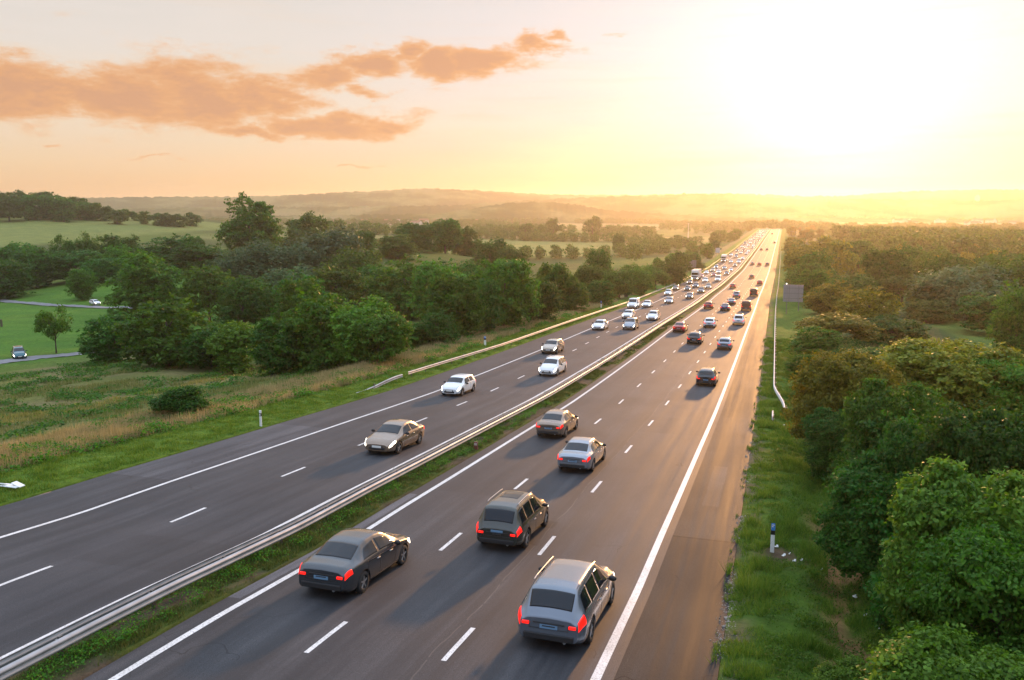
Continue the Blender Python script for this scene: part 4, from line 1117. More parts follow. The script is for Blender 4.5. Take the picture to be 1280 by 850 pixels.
def wheel_meshes(r, w):
    bm_ = bmesh.new(); prof = [(r * .60, -w / 2 + .01), (r * .66, -w / 2), (r * .92, -w / 2), (r, -w / 2 + .035), (r, w / 2 - .035), (r * .92, w / 2), (r * .66, w / 2), (r * .60, w / 2 - .01)]
    n = 28; vs = [[bm_.verts.new((x, rr * math.cos(a), rr * math.sin(a))) for rr, x in prof] for a in [2 * math.pi * k_ / n for k_ in range(n)]]
    for k_ in range(n):
        for j in range(len(prof)):
            bm_.faces.new((vs[k_][j], vs[k_][(j + 1) % len(prof)], vs[(k_ + 1) % n][(j + 1) % len(prof)], vs[(k_ + 1) % n][j]))
    bmesh.ops.recalc_face_normals(bm_, faces=bm_.faces[:])
    for f in bm_.faces: f.smooth = True
    ty = bpy.data.meshes.new('tyre'); bm_.to_mesh(ty); bm_.free(); ty.materials.append(m_tyre)
    mb = MB()
    mb.cyl((-w * .30, 0, 0), (-w * .2, 0, 0), r * .62, seg=24, mi=1)
    mb.cyl((w * .30, 0, 0), (w * .2, 0, 0), r * .62, seg=24, mi=1)
    for sx in (-1, 1):
        mb.cyl((sx * w * .30, 0, 0), (sx * w * .44, 0, 0), r * .16, seg=12)
        for k_ in range(5):
            a = 2 * math.pi * k_ / 5 + .3
            mb.box((sx * w * .38, math.cos(a) * r * .36, math.sin(a) * r * .36), (w * .10, r * .52, r * .15), .006, Matrix.Rotation(a, 3, 'X'))
    rim = mb.mesh('rim'); rim.materials.append(m_rim); rim.materials.append(m_trim)
    return ty, rim

TY, RI = wheel_meshes(.32, .21)
def build_car(name, S, wheels, track, lamps, side, screen, rearw, plate_z=.62, rw=.32, rails=False, seams=(), sunroof=None, mir=(.62, .96), grille=True, white_sides=False):
    """one vehicle at the origin, nose towards +y; returns its root"""
    root = empty(name, (0, 0, 0))
    bm_ = S.body(); me = bpy.data.meshes.new('body'); bm_.to_mesh(me); bm_.free()
    tmp = bpy.data.objects.new('tmp', me); COL.objects.link(tmp)
    mb = MB()
    for y in wheels:
        for sx in (-1, 1): mb.cyl((sx * (track - .28), y, rw), (sx * (track + .4), y, rw), rw + .055, seg=30)
    cut = bpy.data.objects.new('cut', mb.mesh('cut')); COL.objects.link(cut)
    md = tmp.modifiers.new('b', 'BOOLEAN'); md.operation = 'DIFFERENCE'; md.object = cut; md.solver = 'EXACT'
    dg = bpy.context.evaluated_depsgraph_get(); bme = bpy.data.meshes.new_from_object(tmp.evaluated_get(dg))
    bpy.data.objects.remove(tmp); bpy.data.objects.remove(cut)
    bme.name = 'body'; bme.materials.clear(); bme.materials.append(PAINT['silver'])
    body = bpy.data.objects.new('body', bme); COL.objects.link(body); body.parent = root
    def part(nm, parts_, mat, par=None):
        o = link(nm, m_join(nm, parts_), mat, par or root); return o
    part('windscreen', [S.patch(screen)], m_glass); part('rear_window', [S.patch(rearw)], m_glass)
    for q_ in side:
        for mr in (False, True): part('side_window', [S.patch(q_, mirror=mr)], m_glass)
    if seams:
        part('door_seams', [S.patch([(y - .006, .2), (y + .006, .2), (y + .006, .515), (y - .006, .515)], .003, 8, mr) for y in seams for mr in (False, True)], m_trim)
    part('sill', [S.patch([(wheels[0] + rw + .1, .13), (wheels[1] - rw - .1, .13), (wheels[1] - rw - .1, .215), (wheels[0] + rw + .1, .215)], .006, 8, mr) for mr in (False, True)], m_trim)
    if sunroof: part('sunroof', [S.patch(sunroof, .004)], m_glass)
    # lamps
    if seams:
        part('bonnet_and_boot_lines', [S.patch([(screen[0][0] + .06, .66), (screen[0][0] + .075, .66), (screen[0][0] + .075, 1.34), (screen[0][0] + .06, 1.34)], .003, 10)]
             + [S.patch([(seams[0] - .75, .485), (seams[0] + 1.0, .485), (seams[0] + 1.0, .492), (seams[0] - .75, .492)], .003, 8, mr) for mr in (False, True)], m_trim)
        for ys_ in (seams[0] - .12, seams[1] - .30):
            for mr in (False, True): part('door_handle', [S.patch([(ys_ - .09, .445), (ys_ + .09, .445), (ys_ + .09, .462), (ys_ - .09, .462)], .022, 4, mr)], m_rim)
    for mr in (False, True):
        part('tail_light', [S.patch(lamps['tail'], .012, 10, mr)], m_tail); part('headlight', [S.patch(lamps['head'], .012, 10, mr)], m_head)
    yr, yf = S.y0, S.y1
    g = lambda v, y: float(np.interp(y, S.yg, v))
    wr_, wf_ = g(S.wid, yr), g(S.wid, yf)
    br_ = g(S.belt, yr)
    tl = MB()
    for sx in (-1, 1): tl.box((sx * wr_ * .82, yr - .006, br_ * .94), (wr_ * .26, .05, .085), .02)
    tl.build('rear_lamp_strip', m_tail, root)
    MB().box((0, yr - .012, plate_z), (.46, .02, .10), .004).build('number_plate', m_plate_b, root)
    tg_ = MB()
    wl = wr_ * .78
    tg_.box((0, yr - .004, br_ * .80), (wl * 1.7, .012, .012)).box((-wl * .86, yr - .004, br_ * .88), (.012, .012, .16)).box((wl * .86, yr - .004, br_ * .88), (.012, .012, .16))
    tg_.box((0, yr - .012, br_ * .90), (.34, .03, .035), .008)
    tg_.box((.06, yr + .10, br_ * 1.12), (.40, .02, .018), .004, Matrix.Rotation(.12, 3, 'Y')) if len(side) > 1 else None
    tg_.build('tailgate_trim', m_trim, root)
    ex = MB(); ex.cyl((.42, yr - .03, g(S.bot, yr) + .0), (.42, yr + .2, g(S.bot, yr) + .0), .035, seg=12); ex.build('exhaust', m_rim, root)
    rb = MB(); rb.box((0, yr - .01, g(S.bot, yr) + .09), (wr_ * 1.75, .07, .16), .02)
    if True: rb.box((0, yr - .008, br_ * .99), (wr_ * 1.1, .03, .03), .008)
    rb.build('bumper', m_trim, root)
    fr = MB(); fr.box((0, yf + .004, g(S.bot, yf) + .12), (wf_ * 1.5, .05, .14), .02).box((0, yf + .002, g(S.belt, yf) * .93), (wf_ * 1.1, .04, .10), .015)
    fr.build('grille', m_trim, root)
    MB().box((0, yf + .03, g(S.bot, yf) + .22), (.52, .015, .11), .003).build('number_plate', m_plate_w, root)
    for sx in (-1, 1):
        wm = g(S.wid, mir[0])
        mo = MB().ell((sx * (wm + .10), mir[0], mir[1]), (.12, .06, .08)).box((sx * (wm + .01), mir[0] + .01, mir[1] - .03), (.14, .05, .04), .01).build('mirror', m_trim, root)
    if rails:
        for sx in (-1, 1):
            pts_ = [(sx * (g(S.wtop, y) - .02), y, g(S.top, y) - .005 + .035) for y in np.linspace(rails[0], rails[1], 9)]
            rmb = MB()
            for a, b_ in zip(pts_[:-1], pts_[1:]): rmb.cyl(a, b_, .018, seg=8)
            rmb.build('roof_rail', m_rim, root)
    for y in wheels:
        for sx in (-1, 1):
            wo = empty('wheel', (sx * (track - .105), y, rw)); wo.parent = root; wo.scale = (1, rw / .32, rw / .32)
            for nm, mm in (('tyre', TY), ('rim', RI)):
                o = bpy.data.objects.new(nm, mm); COL.objects.link(o); o.parent = wo
    return root

def profile_hatch(L=4.2, H=1.47, hood=.95, rear_slope=.38, W=.89, zb=.2):
    h = L / 2
    top = [(-h, .72), (-h + .04, .92), (-h + .10, 1.0), (-h + .10 + rear_slope, H - .08), (-h + .85, H - .015), (-.35, H), (.2, H - .02), (.42, H - .08), (1.12 * L / 4.2, hood + .05), (1.25 * L / 4.2, hood), (h - .35, hood - .10), (h - .1, .74), (h, .55)]
    belt = [(-h, .70), (-h + .12, .90), (-h + .6, .96), (0, .93), (1.0, .89), (1.25, .86), (h - .3, .76), (h, .5)]
    wid = [(-h, .66 * W / .89), (-h + .06, .76 * W / .89), (-h + .3, .86 * W / .89), (-h + .9, W), (.9, W), (h - .55, .965 * W), (h - .15, .82 * W), (h, .62 * W)]
    wt = [(-h, .58), (-h + .1, .66), (-h + .5, .62), (-.3, .61), (.4, .62), (1.1, .74), (1.3, .76), (h - .3, .68), (h, .5)]
    bot = [(-h, .34), (-h + .3, zb), (h - .3, zb), (h, .28)]
    return top, belt, wid, wt, bot
def mk_hatch(name='hatchback'):
    S = Shape(*profile_hatch())
    return build_car(name, S, (-1.27, 1.30), .88, {'tail': [(-2.07, .40), (-1.80, .44), (-1.84, .55), (-2.03, .54)], 'head': [(2.02, .38), (1.66, .44), (1.62, .52), (1.98, .50)]},
        [[(-1.42, .545), (-.52, .545), (-.52, .72), (-1.28, .71)], [(-.42, .545), (.80, .545), (.42, .70), (-.42, .72)]],
        [(1.06, .80), (.48, .78), (.48, 1.22), (1.06, 1.20)], [(-1.955, .82), (-1.68, .80), (-1.68, 1.20), (-1.955, 1.18)], seams=(-.47, .62, -1.2))
def mk_mpv(name='estate_car'):
    S = Shape(*profile_hatch(4.75, 1.60, 1.02, .34, .93, .2))
    h = 4.75 / 2
    return build_car(name, S, (-1.40, 1.48), .92, {'tail': [(-h + .03, .38), (-h + .34, .42), (-h + .30, .56), (-h + .06, .55)], 'head': [(h - .07, .38), (h - .46, .44), (h - .5, .52), (h - .1, .5)]},
        [[(-1.98, .55), (-1.28, .55), (-1.28, .72), (-1.86, .71)], [(-1.20, .55), (-.32, .55), (-.32, .72), (-1.20, .72)], [(-.22, .55), (.86, .55), (.44, .70), (-.22, .72)]],
        [(1.17, .80), (.50, .78), (.50, 1.22), (1.17, 1.20)], [(-h + .15, .82), (-h + .40, .80), (-h + .40, 1.20), (-h + .15, 1.18)], plate_z=.66, rw=.335, rails=(-1.7, .2), seams=(-.27, .72, -1.24), mir=(.68, 1.04))
def mk_suv(name='sport_utility_car'):
    S = Shape(*profile_hatch(4.6, 1.68, 1.08, .30, .94, .26))
    h = 2.3
    return build_car(name, S, (-1.36, 1.42), .92, {'tail': [(-h + .03, .40), (-h + .28, .44), (-h + .26, .57), (-h + .06, .56)], 'head': [(h - .07, .40), (h - .42, .45), (h - .46, .52), (h - .1, .5)]},
        [[(-1.9, .55), (-1.25, .55), (-1.25, .71), (-1.8, .70)], [(-1.16, .55), (-.32, .55), (-.32, .72), (-1.16, .72)], [(-.22, .55), (.84, .55), (.42, .70), (-.22, .72)]],
        [(1.14, .80), (.50, .78), (.50, 1.22), (1.14, 1.20)], [(-h + .15, .82), (-h + .36, .80), (-h + .36, 1.20), (-h + .15, 1.18)], plate_z=.78, rw=.36, rails=(-1.6, .2), seams=(-.27, .70, -1.2), sunroof=[(-.9, .88), (0.05, .88), (0.05, 1.12), (-.9, 1.12)], mir=(.66, 1.1))
def mk_saloon(name='saloon_car'):
    h = 2.33; H = 1.44
    top = [(-h, .76), (-h + .05, .93), (-h + .14, .99), (-h + .60, 1.03), (-1.05, 1.36), (-.75, 1.42), (-.2, H), (.2, H - .03), (.42, H - .09), (1.2, .97), (1.35, .92), (h - .35, .82), (h - .1, .70), (h, .52)]
    belt = [(-h, .72), (-h + .12, .88), (-h + .6, .94), (0, .91), (1.0, .88), (1.3, .84), (h - .3, .74), (h, .48)]
    wid = [(-h, .68), (-h + .06, .78), (-h + .35, .86), (-h + .95, .91), (.9, .91), (h - .55, .88), (h - .15, .76), (h, .56)]
    wt = [(-h, .58), (-h + .12, .68), (-h + .6, .72), (-1.0, .58), (-.3, .58), (.4, .60), (1.15, .74), (1.4, .76), (h - .3, .66), (h, .5)]
    bot = [(-h, .36), (-h + .3, .19), (h - .3, .19), (h, .27)]
    S = Shape(top, belt, wid, wt, bot)
    return build_car(name, S, (-1.36, 1.42), .90, {'tail': [(-h + .03, .40), (-h + .34, .44), (-h + .30, .535), (-h + .06, .53)], 'head': [(h - .08, .38), (h - .5, .44), (h - .54, .515), (h - .1, .49)]},
        [[(-1.32, .55), (-.36, .55), (-.36, .72), (-1.0, .69)], [(-.27, .55), (.86, .55), (.44, .70), (-.27, .72)]],
        [(1.13, .80), (.47, .78), (.47, 1.22), (1.13, 1.20)], [(-1.66, .82), (-1.10, .80), (-1.10, 1.20), (-1.66, 1.18)], plate_z=.66, rw=.325, seams=(-.32, .72, -1.12), mir=(.66, .97))
def mk_van(name='van'):
    h = 2.65; H = 2.05
    top = [(-h, .9), (-h + .04, 1.8), (-h + .1, H - .08), (-h + .3, H - .01), (0, H), (.7, H - .03), (.95, H - .14), (1.7, 1.22), (1.85, 1.14), (h - .25, 1.0), (h - .06, .8), (h, .6)]
    belt = [(-h, .88), (-h + .1, 1.15), (-1, 1.16), (1.2, 1.12), (1.8, 1.04), (h - .2, .86), (h, .55)]
    wid = [(-h, .88), (-h + .08, .93), (-h + .5, .97), (1.4, .97), (h - .5, .93), (h - .12, .82), (h, .64)]
    wt = [(-h, .76), (-h + .1, .80), (-1, .80), (.8, .80), (1.65, .82), (1.9, .84), (h - .2, .72), (h, .56)]
    bot = [(-h, .36), (-h + .3, .26), (h - .3, .24), (h, .30)]
    S = Shape(top, belt, wid, wt, bot)
    return build_car(name, S, (-1.6, 1.62), .96, {'tail': [(-h + .01, .40), (-h + .10, .42), (-h + .10, .62), (-h + .03, .60)], 'head': [(h - .05, .40), (h - .40, .45), (h - .42, .52), (h - .1, .5)]},
        [[(.25, .55), (1.45, .55), (.95, .69), (.25, .71)]], [(1.66, .80), (1.0, .78), (1.0, 1.22), (1.66, 1.20)], [(-h + .02, .70), (-h + .06, .78), (-h + .06, 1.22), (-h + .02, 1.30)], plate_z=.6, rw=.34, seams=(.2, 1.3), mir=(1.3, 1.25))
def mk_lorry(name='lorry'):
    r = empty(name, (0, 0, 0)); pw = PAINT['white']
    mb = MB(); mb.box((0, 2.3, 1.9), (2.4, 2.1, 2.5), .16); 
    cab = mb.build('body', pw, r)
    MB().box((0, 2.3, 3.45), (2.35, 1.9, .7), .22).build('roof_fairing', pw, r)
    MB().box((0, 3.36, 2.55), (2.15, .06, .82), .03).build('windscreen', m_glass, r)
    MB().box((0, 3.37, 1.52), (2.0, .06, .42), .02).build('grille', m_trim, r)
    MB().box((0, 3.36, .75), (2.42, .12, .4), .05).build('bumper', m_trim, r)
    for sx in (-1, 1):
        MB().box((sx * .95, 3.41, .95), (.34, .05, .2), .02).build('headlight', m_head, r)
        MB().box((sx * 1.21, 2.7, 2.5), (.04, .9, .7), .02).build('side_window', m_glass, r)
        MB().box((sx * 1.36, 3.2, 2.45), (.14, .16, .6), .03).build('mirror', m_trim, r)
    MB().box((0, -3.4, 2.45), (2.5, 9.0, 2.75), .03).build('trailer_box', pw, r)
    MB().box((0, -2.2, .85), (1.1, 11, .3)).build('chassis', m_trim, r)
    for y in (2.1, -.4, -5.2, -6.4):
        for sx in (-1, 1):
            wo = empty('wheel', (sx * 1.05, y, .5)); wo.parent = r; wo.scale = (1.5, 1.56, 1.56)
            for nm, mm in (('tyre', TY), ('rim', RI)):
                o = bpy.data.objects.new(nm, mm); COL.objects.link(o); o.parent = wo
    return r

MAKERS = {'hatchback': mk_hatch, 'estate_car': mk_mpv, 'sport_utility_car': mk_suv, 'saloon_car': mk_saloon, 'van': mk_van, 'lorry': mk_lorry}
PROTO = {}
def vehicle(kind, colour, u, s, away, label, group=None, yaw=0.0, on_land=False):
    if kind in PROTO: root = copy_tree(PROTO[kind])
    else: root = PROTO[kind] = MAKERS[kind]()
    sc_ = random.uniform(.97, 1.04) if kind != 'lorry' else 1.0
    root.scale = (sc_, sc_ * random.uniform(.97, 1.03), sc_)
    z = float(land(u, s)) + .13 if on_land else float(zroad(s)) + .005
    slope = 0 if on_land else float(zroad(s + 2) - zroad(s - 2)) / 4
    hd = math.atan2(float(cshift(s + 3) - cshift(s - 3)), 6.0)
    root.location = (u + float(cshift(s)), s, z)
    root.rotation_euler = (math.atan(slope) if away else -math.atan(slope), 0, (0 if away else math.pi) - hd + yaw)
    cat = {'van': 'van', 'lorry': 'lorry'}.get(kind, 'car')
    for k_ in ('group',):
        if k_ in root.keys(): del root[k_]
    tag(root, label, cat, group)
    for ch in root.children:
        if ch.name.split('.')[0] in ('body', 'roof_fairing', 'trailer_box') and len(ch.material_slots):
            ch.material_slots[0].link = 'OBJECT'; ch.material_slots[0].material = PAINT[colour]
    return root
GA, GO = 'traffic driving away on the right carriageway', 'oncoming traffic on the left carriageway'
AWAY = [('estate_car', 'steel', -5.2, 22.2, 'large steel grey estate car with roof rails, nearest vehicle in the slow lane'),
 ('sport_utility_car', 'olive_dark', -9.05, 29.2, 'dark tall car with glass roof panel in the middle lane beside the dashed lines'),
 ('saloon_car', 'graphite', -12.5, 23.2, 'dark graphite saloon car in the fast lane close to the grassy reserve'),
 ('saloon_car', 'silver', -9.2, 41.7, 'silver saloon car in the middle lane just behind the bronze one'),
 ('saloon_car', 'bronze', -12.55, 49.6, 'bronze saloon car with bright red lamps in the fast lane'),
 ('hatchback', 'black', -5.4, 76.0, 'black hatchback alone in the slow lane beyond the nearest cars'),
 ('hatchback', 'silver', -5.5, 105.2, 'silver hatchback in the slow lane, next ahead of the lone black one'),
 ('hatchback', 'black', -9.5, 109.7, 'black hatchback in the middle lane level with a silver one'),
 ('hatchback', 'white', -9.4, 133.9, 'white hatchback in the middle lane ahead of the black one'),
 ('sport_utility_car', 'white', -5.3, 140.8, 'white high-built car in the slow lane ahead of the silver hatchback'),
 ('saloon_car', 'red', -13.0, 124.4, 'red saloon car in the fast lane beside the reserve grass'),
 ('hatchback', 'red', -12.9, 178.1, 'red hatchback in the fast lane, next ahead of the red saloon'),
 ('saloon_car', 'blue', -9.3, 174.0, 'dark blue saloon car in the middle lane'),
 ('saloon_car', 'silver', -9.1, 195.0, 'silver saloon car right in front of the dark blue one'),
 ('van', 'brown', -5.3, 176.4, 'brown van in the slow lane by the big square sign'),
 ('sport_utility_car', 'silver', -9.1, 219.4, 'silver high-built car in the middle lane far ahead'),
 ('van', 'brown', -5.1, 227, 'second brown van, farther up the slow lane'),
 ('hatchback', 'red', -12.4, 264, 'red hatchback in the fast lane where the barrier bends'),
 ('hatchback', 'brown', -8.9, 324, 'small brown hatchback in the middle lane far off'),
 ('hatchback', 'red', -5.1, 286, 'red hatchback in the slow lane far off'),
 ('saloon_car', 'grey', -12.3, 433, 'grey car leftmost of three abreast far up the road'),
 ('hatchback', 'red', -8.9, 428, 'red car middle of three abreast far up the road'),
 ('hatchback', 'grey', -5.2, 429, 'grey car rightmost of three abreast far up the road'),
 ('hatchback', 'brown', -12.2, 604, 'tiny dark car left of two beyond the three abreast'),
 ('hatchback', 'grey', -8.5, 606, 'tiny dark car right of two beyond the three abreast'),
 ('hatchback', 'grey', -5.0, 734, 'tiny dark car alone near the end of the slow lane'),
 ('hatchback', 'grey', -10.4, 985, 'tiny dark speck of a car where the road fades')]
for k_, c_, u, s, l in AWAY: vehicle(k_, c_, u, s, True, l, GA)
ONC = [('saloon_car', 'bronze', -19.9, 41.6, 'bronze saloon car facing the viewer, nearest vehicle on the oncoming side'),
 ('hatchback', 'white', -24.1, 62.4, 'white hatchback facing the viewer beside the end of the left barrier'),
 ('estate_car', 'white', -19.9, 76.5, 'white estate car facing the viewer in the oncoming lane by the reserve'),
 ('hatchback', 'beige', -24.2, 93, 'beige hatchback just behind the white estate, one lane out'),
 ('saloon_car', 'white', -24.6, 122.6, 'white saloon car facing the viewer ahead of the silver high-built one'),
 ('sport_utility_car', 'silver', -20.4, 125, 'silver high-built car facing the viewer by the central barrier'),
 ('hatchback', 'white', -24.1, 145, 'white hatchback close behind the silver high-built car'),
 ('van', 'white', -27.6, 172, 'white van facing the viewer beside the left barrier'),
 ('estate_car', 'white', -19.6, 143.6, 'white estate car facing the viewer, right next to the central barrier'),
 ('saloon_car', 'white', -25.4, 176.5, 'white saloon car right of the white van'),
 ('saloon_car', 'silver', -22.6, 191.5, 'silver saloon car behind the white saloon beside the van'),
 ('estate_car', 'white', -26.4, 221, 'white estate car behind the white van in the outer lane'),
 ('hatchback', 'grey', -19.8, 209.8, 'dark grey hatchback facing the viewer by the central barrier'),
 ('hatchback', 'brown', -27.3, 245, 'brown hatchback in front of the lorry in the outer lane'),
 ('saloon_car', 'black', -23.9, 245, 'black saloon car beside the brown hatchback near the lorry'),
 ('estate_car', 'grey', -19.3, 236, 'grey estate car by the central barrier level with the brown hatchback'),
 ('hatchback', 'brown', -26.9, 280, 'brown hatchback directly under the nose of the white lorry'),
 ('lorry', 'white', -27.0, 299, 'tall white lorry facing the viewer with two dark bands on its cab')]
for k_, c_, u, s, l in ONC: vehicle(k_, c_, u, s, False, l, GO)
lane_u = {'outer': -27.0, 'middle': -23.3, 'inner': -19.4}
for ln, u in lane_u.items():
    s = {'outer': 322, 'middle': 262, 'inner': 258}[ln]; i = 0
    while s < 1150 and i < 24:
        c_ = random.choice(['white', 'white', 'silver', 'white', 'silver', 'grey', 'red', 'beige', 'black'])
        k_ = random.choice(['hatchback', 'saloon_car', 'estate_car', 'hatchback', 'sport_utility_car', 'van' if c_ in ('white', 'silver') else 'hatchback'])
        if ln == 'outer' and 434 < s < 462: s = 463
        near = s < 420
        nm = {'silver': 'silver', 'beige': 'beige'}.get(c_, c_)
        lab = ('%s %s in the %s oncoming lane, %s one back from %s' % (nm, {'hatchback': 'hatchback', 'saloon_car': 'saloon', 'estate_car': 'estate', 'sport_utility_car': 'high-built car', 'van': 'van'}[k_], ln, ordinal(i), {'outer': 'the lorry', 'middle': 'the black saloon', 'inner': 'the grey estate'}[ln])) if near else 'tiny car with lit headlamps in the far glare of the oncoming queue'
        vehicle(k_, c_, u + random.uniform(-.4, .4), s, False, lab, 'far oncoming queue' if not near else GO)
        s += random.uniform(15, 34) * (1 + s / 600.) ; i += 1
vehicle('lorry', 'white', -27.2, 1010 - 560, False, 'second white lorry, small and hazy, far back in the outer oncoming lane', GO)
# parked by the lanes on the left
def face_view(u, s): return math.atan2(u, -s) - math.pi
u, s = us_px(119, 381.5); vehicle('hatchback', 'white', u, s, False, 'white hatchback parked on the upper lane below the dark wood', yaw=face_view(u, s) + R(24), on_land=True)
u, s = us_px(24, 448); vehicle('sport_utility_car', 'teal', u, s, False, 'teal high-built car standing on the grey lane at the left edge', yaw=face_view(u, s) + R(3), on_land=True)
# ---------------------------------------------------------------- sky, sun and haze
SUN_AZ = R(3.4)        # to the right of the motorway's heading
SUN_EL = R(6.5)
sund = Vector((math.sin(SUN_AZ) * math.cos(SUN_EL), math.cos(SUN_AZ) * math.cos(SUN_EL), math.sin(SUN_EL)))
W = bpy.data.worlds.new('World'); SC.world = W; W.use_nodes = True
nt = W.node_tree; nt.nodes.clear()
out = nt.nodes.new('ShaderNodeOutputWorld'); bg = nt.nodes.new('ShaderNodeBackground')
nt.links.new(bg.outputs[0], out.inputs[0]); bg.inputs['Strength'].default_value = .1
sky = nt.nodes.new('ShaderNodeTexSky'); sky.sky_type = 'NISHITA'; sky.sun_disc = False
sky.sun_elevation = SUN_EL; sky.sun_rotation = SUN_AZ; sky.altitude = 60; sky.air_density = 1.0; sky.dust_density = .7; sky.ozone_density = 1.0
tc = nt.nodes.new('ShaderNodeTexCoord').outputs['Generated']
xyz = nt.nodes.new('ShaderNodeSeparateXYZ'); nt.links.new(tc, xyz.inputs[0])
X, Y, Z = xyz.outputs
M = lambda op, a, b=None, c=None, clamp=False: math_node(nt, op, a, b, c, clamp)
el = M('MULTIPLY', M('ARCSINE', Z), 180 / math.pi)
az = M('MULTIPLY', M('ARCTAN2', X, Y), 180 / math.pi)          # degrees right of the motorway
dt = nt.nodes.new('ShaderNodeVectorMath'); dt.operation = 'DOT_PRODUCT'; nt.links.new(tc, dt.inputs[0]); dt.inputs[1].default_value = sund
ang = M('MULTIPLY', M('ARCCOSINE', M('MINIMUM', dt.outputs['Value'], .999999)), 180 / math.pi)
# thin high cirrus carries the evening colour low down, over the clear Nishita sky
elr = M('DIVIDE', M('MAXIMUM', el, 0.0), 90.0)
veil_fill = ramp(nt, elr, [(0.0, (6.6, 3.3, 1.1)), (.03, (7.0, 4.9, 3.0)), (.065, (6.7, 5.7, 4.6)), (.11, (6.4, 5.8, 5.3)), (.18, (6.0, 5.65, 5.4)), (.26, (8.2, 8.8, 10.0)), (.42, (11.2, 13.0, 16.0)), (1.0, (12.4, 15.4, 20.0))])  # upper stops, above the view, brightened and blued as added fill light
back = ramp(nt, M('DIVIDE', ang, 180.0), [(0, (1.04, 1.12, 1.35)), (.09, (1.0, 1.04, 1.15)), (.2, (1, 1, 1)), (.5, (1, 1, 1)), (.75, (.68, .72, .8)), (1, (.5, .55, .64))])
veil_fill = mixc(nt, 1.0, veil_fill, back, 'MULTIPLY')
cn = noise(nt, mapping(nt, tc, (3, 3, 22)), 1.6, 5, .55)
vf = M('ADD', .96, M('MULTIPLY', M('SUBTRACT', cn, .5), .3), clamp=True)
col = mixc(nt, vf, sky.outputs[0], veil_fill)
def glow(k, w, c):
    g = M('MULTIPLY', k, M('EXPONENT', M('MULTIPLY', M('POWER', M('DIVIDE', ang, w), 1.3), -1.0)))
    n = nt.nodes.new('ShaderNodeVectorMath'); n.operation = 'SCALE'; n.inputs[0].default_value = c; nt.links.new(g, n.inputs['Scale'])
    return n.outputs[0]
for k, w, c in ((4.5, 6.0, (1, .94, .8)), (.35, 11.0, (1, .92, .78))):
    col = mixc(nt, 1.0, col, glow(k, w, c), 'ADD')
# faint streaky cloud lit from below
st = noise(nt, mapping(nt, tc, (2.2, 2.2, 40)), 2.0, 6, .6)
k = M('MULTIPLY', M('MULTIPLY', M('SUBTRACT', st, .52), 5.0, clamp=True), .28)
k = M('MULTIPLY', k, M('SUBTRACT', 1.0, M('DIVIDE', el, 30.0), clamp=True))
col = mixc(nt, k, col, (7.2, 4.8, 2.8))
# the broken bank of stratocumulus left of the sun
def px_dir(px, py):
    x, y, z = at_px(px, py, 1.0); z -= CAM_Z
    return math.degrees(math.atan2(x, y)), math.degrees(math.atan2(z, math.hypot(x, y)))
PXB = [(10, 116, 120, 50), (130, 112, 130, 48), (250, 116, 110, 42), (345, 120, 80, 33), (410, 98, 60, 22), (455, 80, 50, 20), (505, 66, 32, 20), (560, 80, 45, 26), (610, 72, 50, 24), (665, 58, 45, 17), (708, 49, 20, 9), (430, 151, 125, 17), (320, 162, 70, 11), (465, 118, 40, 11), (780, 51, 20, 6), (66, 188, 20, 4), (-120, 110, 120, 44), (210, 205, 40, 3), (455, 208, 22, 3)]
blobs = []
for bx, by, rx, ry in PXB:
    am = .62 if ry < 8 else (.85 if ry < 14 else 1.0)
    a0, e0 = px_dir(bx, by); a1, _ = px_dir(bx + rx, by); _, e1 = px_dir(bx, by - ry)
    blobs.append((a0, e0, abs(a1 - a0), abs(e1 - e0), am))
wa = nt.nodes.new('ShaderNodeTexNoise'); wa.inputs['Scale'].default_value = 9; wa.inputs['Detail'].default_value = 6; wa.inputs['Roughness'].default_value = .6
nt.links.new(mapping(nt, tc, (1, 1, 2.2)), wa.inputs['Vector'])
wx = nt.nodes.new('ShaderNodeSeparateXYZ'); nt.links.new(wa.outputs['Color'], wx.inputs[0])
az = M('ADD', az, M('MULTIPLY', M('SUBTRACT', wx.outputs[0], .5), 9.0)); el = M('ADD', el, M('MULTIPLY', M('SUBTRACT', wx.outputs[1], .5), 4.2))
dens = None
for a0, e0, ra, re, am in blobs:
    da = M('DIVIDE', M('SUBTRACT', az, a0), ra); de = M('DIVIDE', M('SUBTRACT', el, e0), re)
    r2 = M('ADD', M('MULTIPLY', da, da), M('MULTIPLY', de, de))
    g = M('MULTIPLY', M('EXPONENT', M('MULTIPLY', r2, -.9)), am)
    dens = g if dens is None else M('MAXIMUM', dens, g)
c1 = noise(nt, mapping(nt, tc, (1, 1, 3.0)), 22, 10, .7)
c2 = noise(nt, mapping(nt, tc, (1, 1, 4.0)), 7, 5, .5)
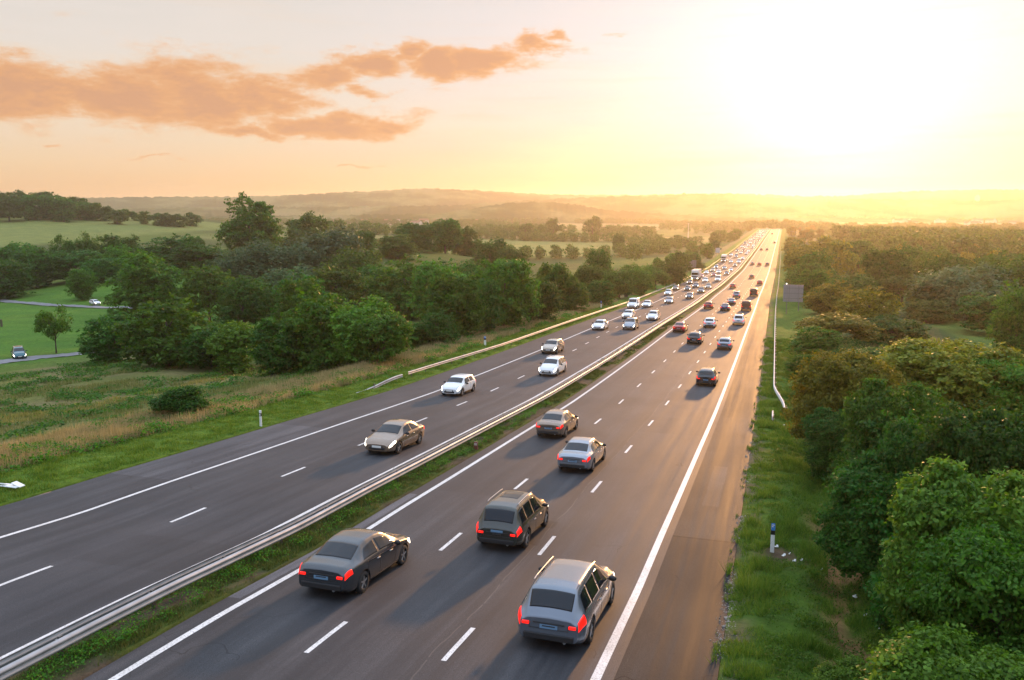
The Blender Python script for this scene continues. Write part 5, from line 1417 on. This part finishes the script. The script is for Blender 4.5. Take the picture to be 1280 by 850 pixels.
dn = M('ADD', dens, M('ADD', M('MULTIPLY', M('SUBTRACT', c1, .5), 1.25), M('MULTIPLY', M('SUBTRACT', c2, .5), .8)))
mask = nt.nodes.new('ShaderNodeMapRange'); mask.interpolation_type = 'SMOOTHSTEP'; nt.links.new(dn, mask.inputs[0]); mask.inputs[1].default_value = .2; mask.inputs[2].default_value = .8
ccol = ramp(nt, dn, [(.3, (7.2, 4.7, 2.6)), (.5, (6.8, 3.6, 1.6)), (.8, (6.1, 2.95, 1.3)), (1.05, (5.3, 2.6, 1.35))])
col = mixc(nt, M('MULTIPLY', mask.outputs[0], .93), col, ccol)
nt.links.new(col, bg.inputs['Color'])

sl = bpy.data.lights.new('sun', 'SUN'); so = bpy.data.objects.new('sun', sl); COL.objects.link(so)
sl.energy = 3.7; sl.angle = R(1.8); sl.color = (1.0, .49, .17)
so.rotation_euler = sund.to_track_quat('Z', 'Y').to_euler(); so.location = (60, 300, 200)

HAZE_D = 1.3e-4
m_haze = bpy.data.materials.new('evening_haze'); m_haze.use_nodes = True
nt = m_haze.node_tree; nt.nodes.clear()
o_ = nt.nodes.new('ShaderNodeOutputMaterial'); pv = nt.nodes.new('ShaderNodeVolumePrincipled')
pv.inputs['Color'].default_value = (.97, .9, .78, 1); pv.inputs['Density'].default_value = HAZE_D; pv.inputs['Anisotropy'].default_value = .7
nt.links.new(pv.outputs[0], o_.inputs['Volume'])
hb = MB().box((0, 2300, 53), (9600, 5800, 154)).build('haze', m_haze)
tag(hb, kind='stuff')

SC.render.engine = 'CYCLES'
SC.view_settings.view_transform = 'Standard'; SC.view_settings.look = 'None'
SC.view_settings.exposure = 0.35; SC.view_settings.gamma = 1.0; SC.view_settings.use_curve_mapping = False
cy = SC.cycles
cy.max_bounces = 6; cy.diffuse_bounces = 2; cy.glossy_bounces = 2; cy.transmission_bounces = 3; cy.transparent_max_bounces = 6; cy.volume_bounces = 1
cy.use_denoising = True; cy.sample_clamp_indirect = 6.0; cy.caustics_reflective = False; cy.caustics_refractive = False
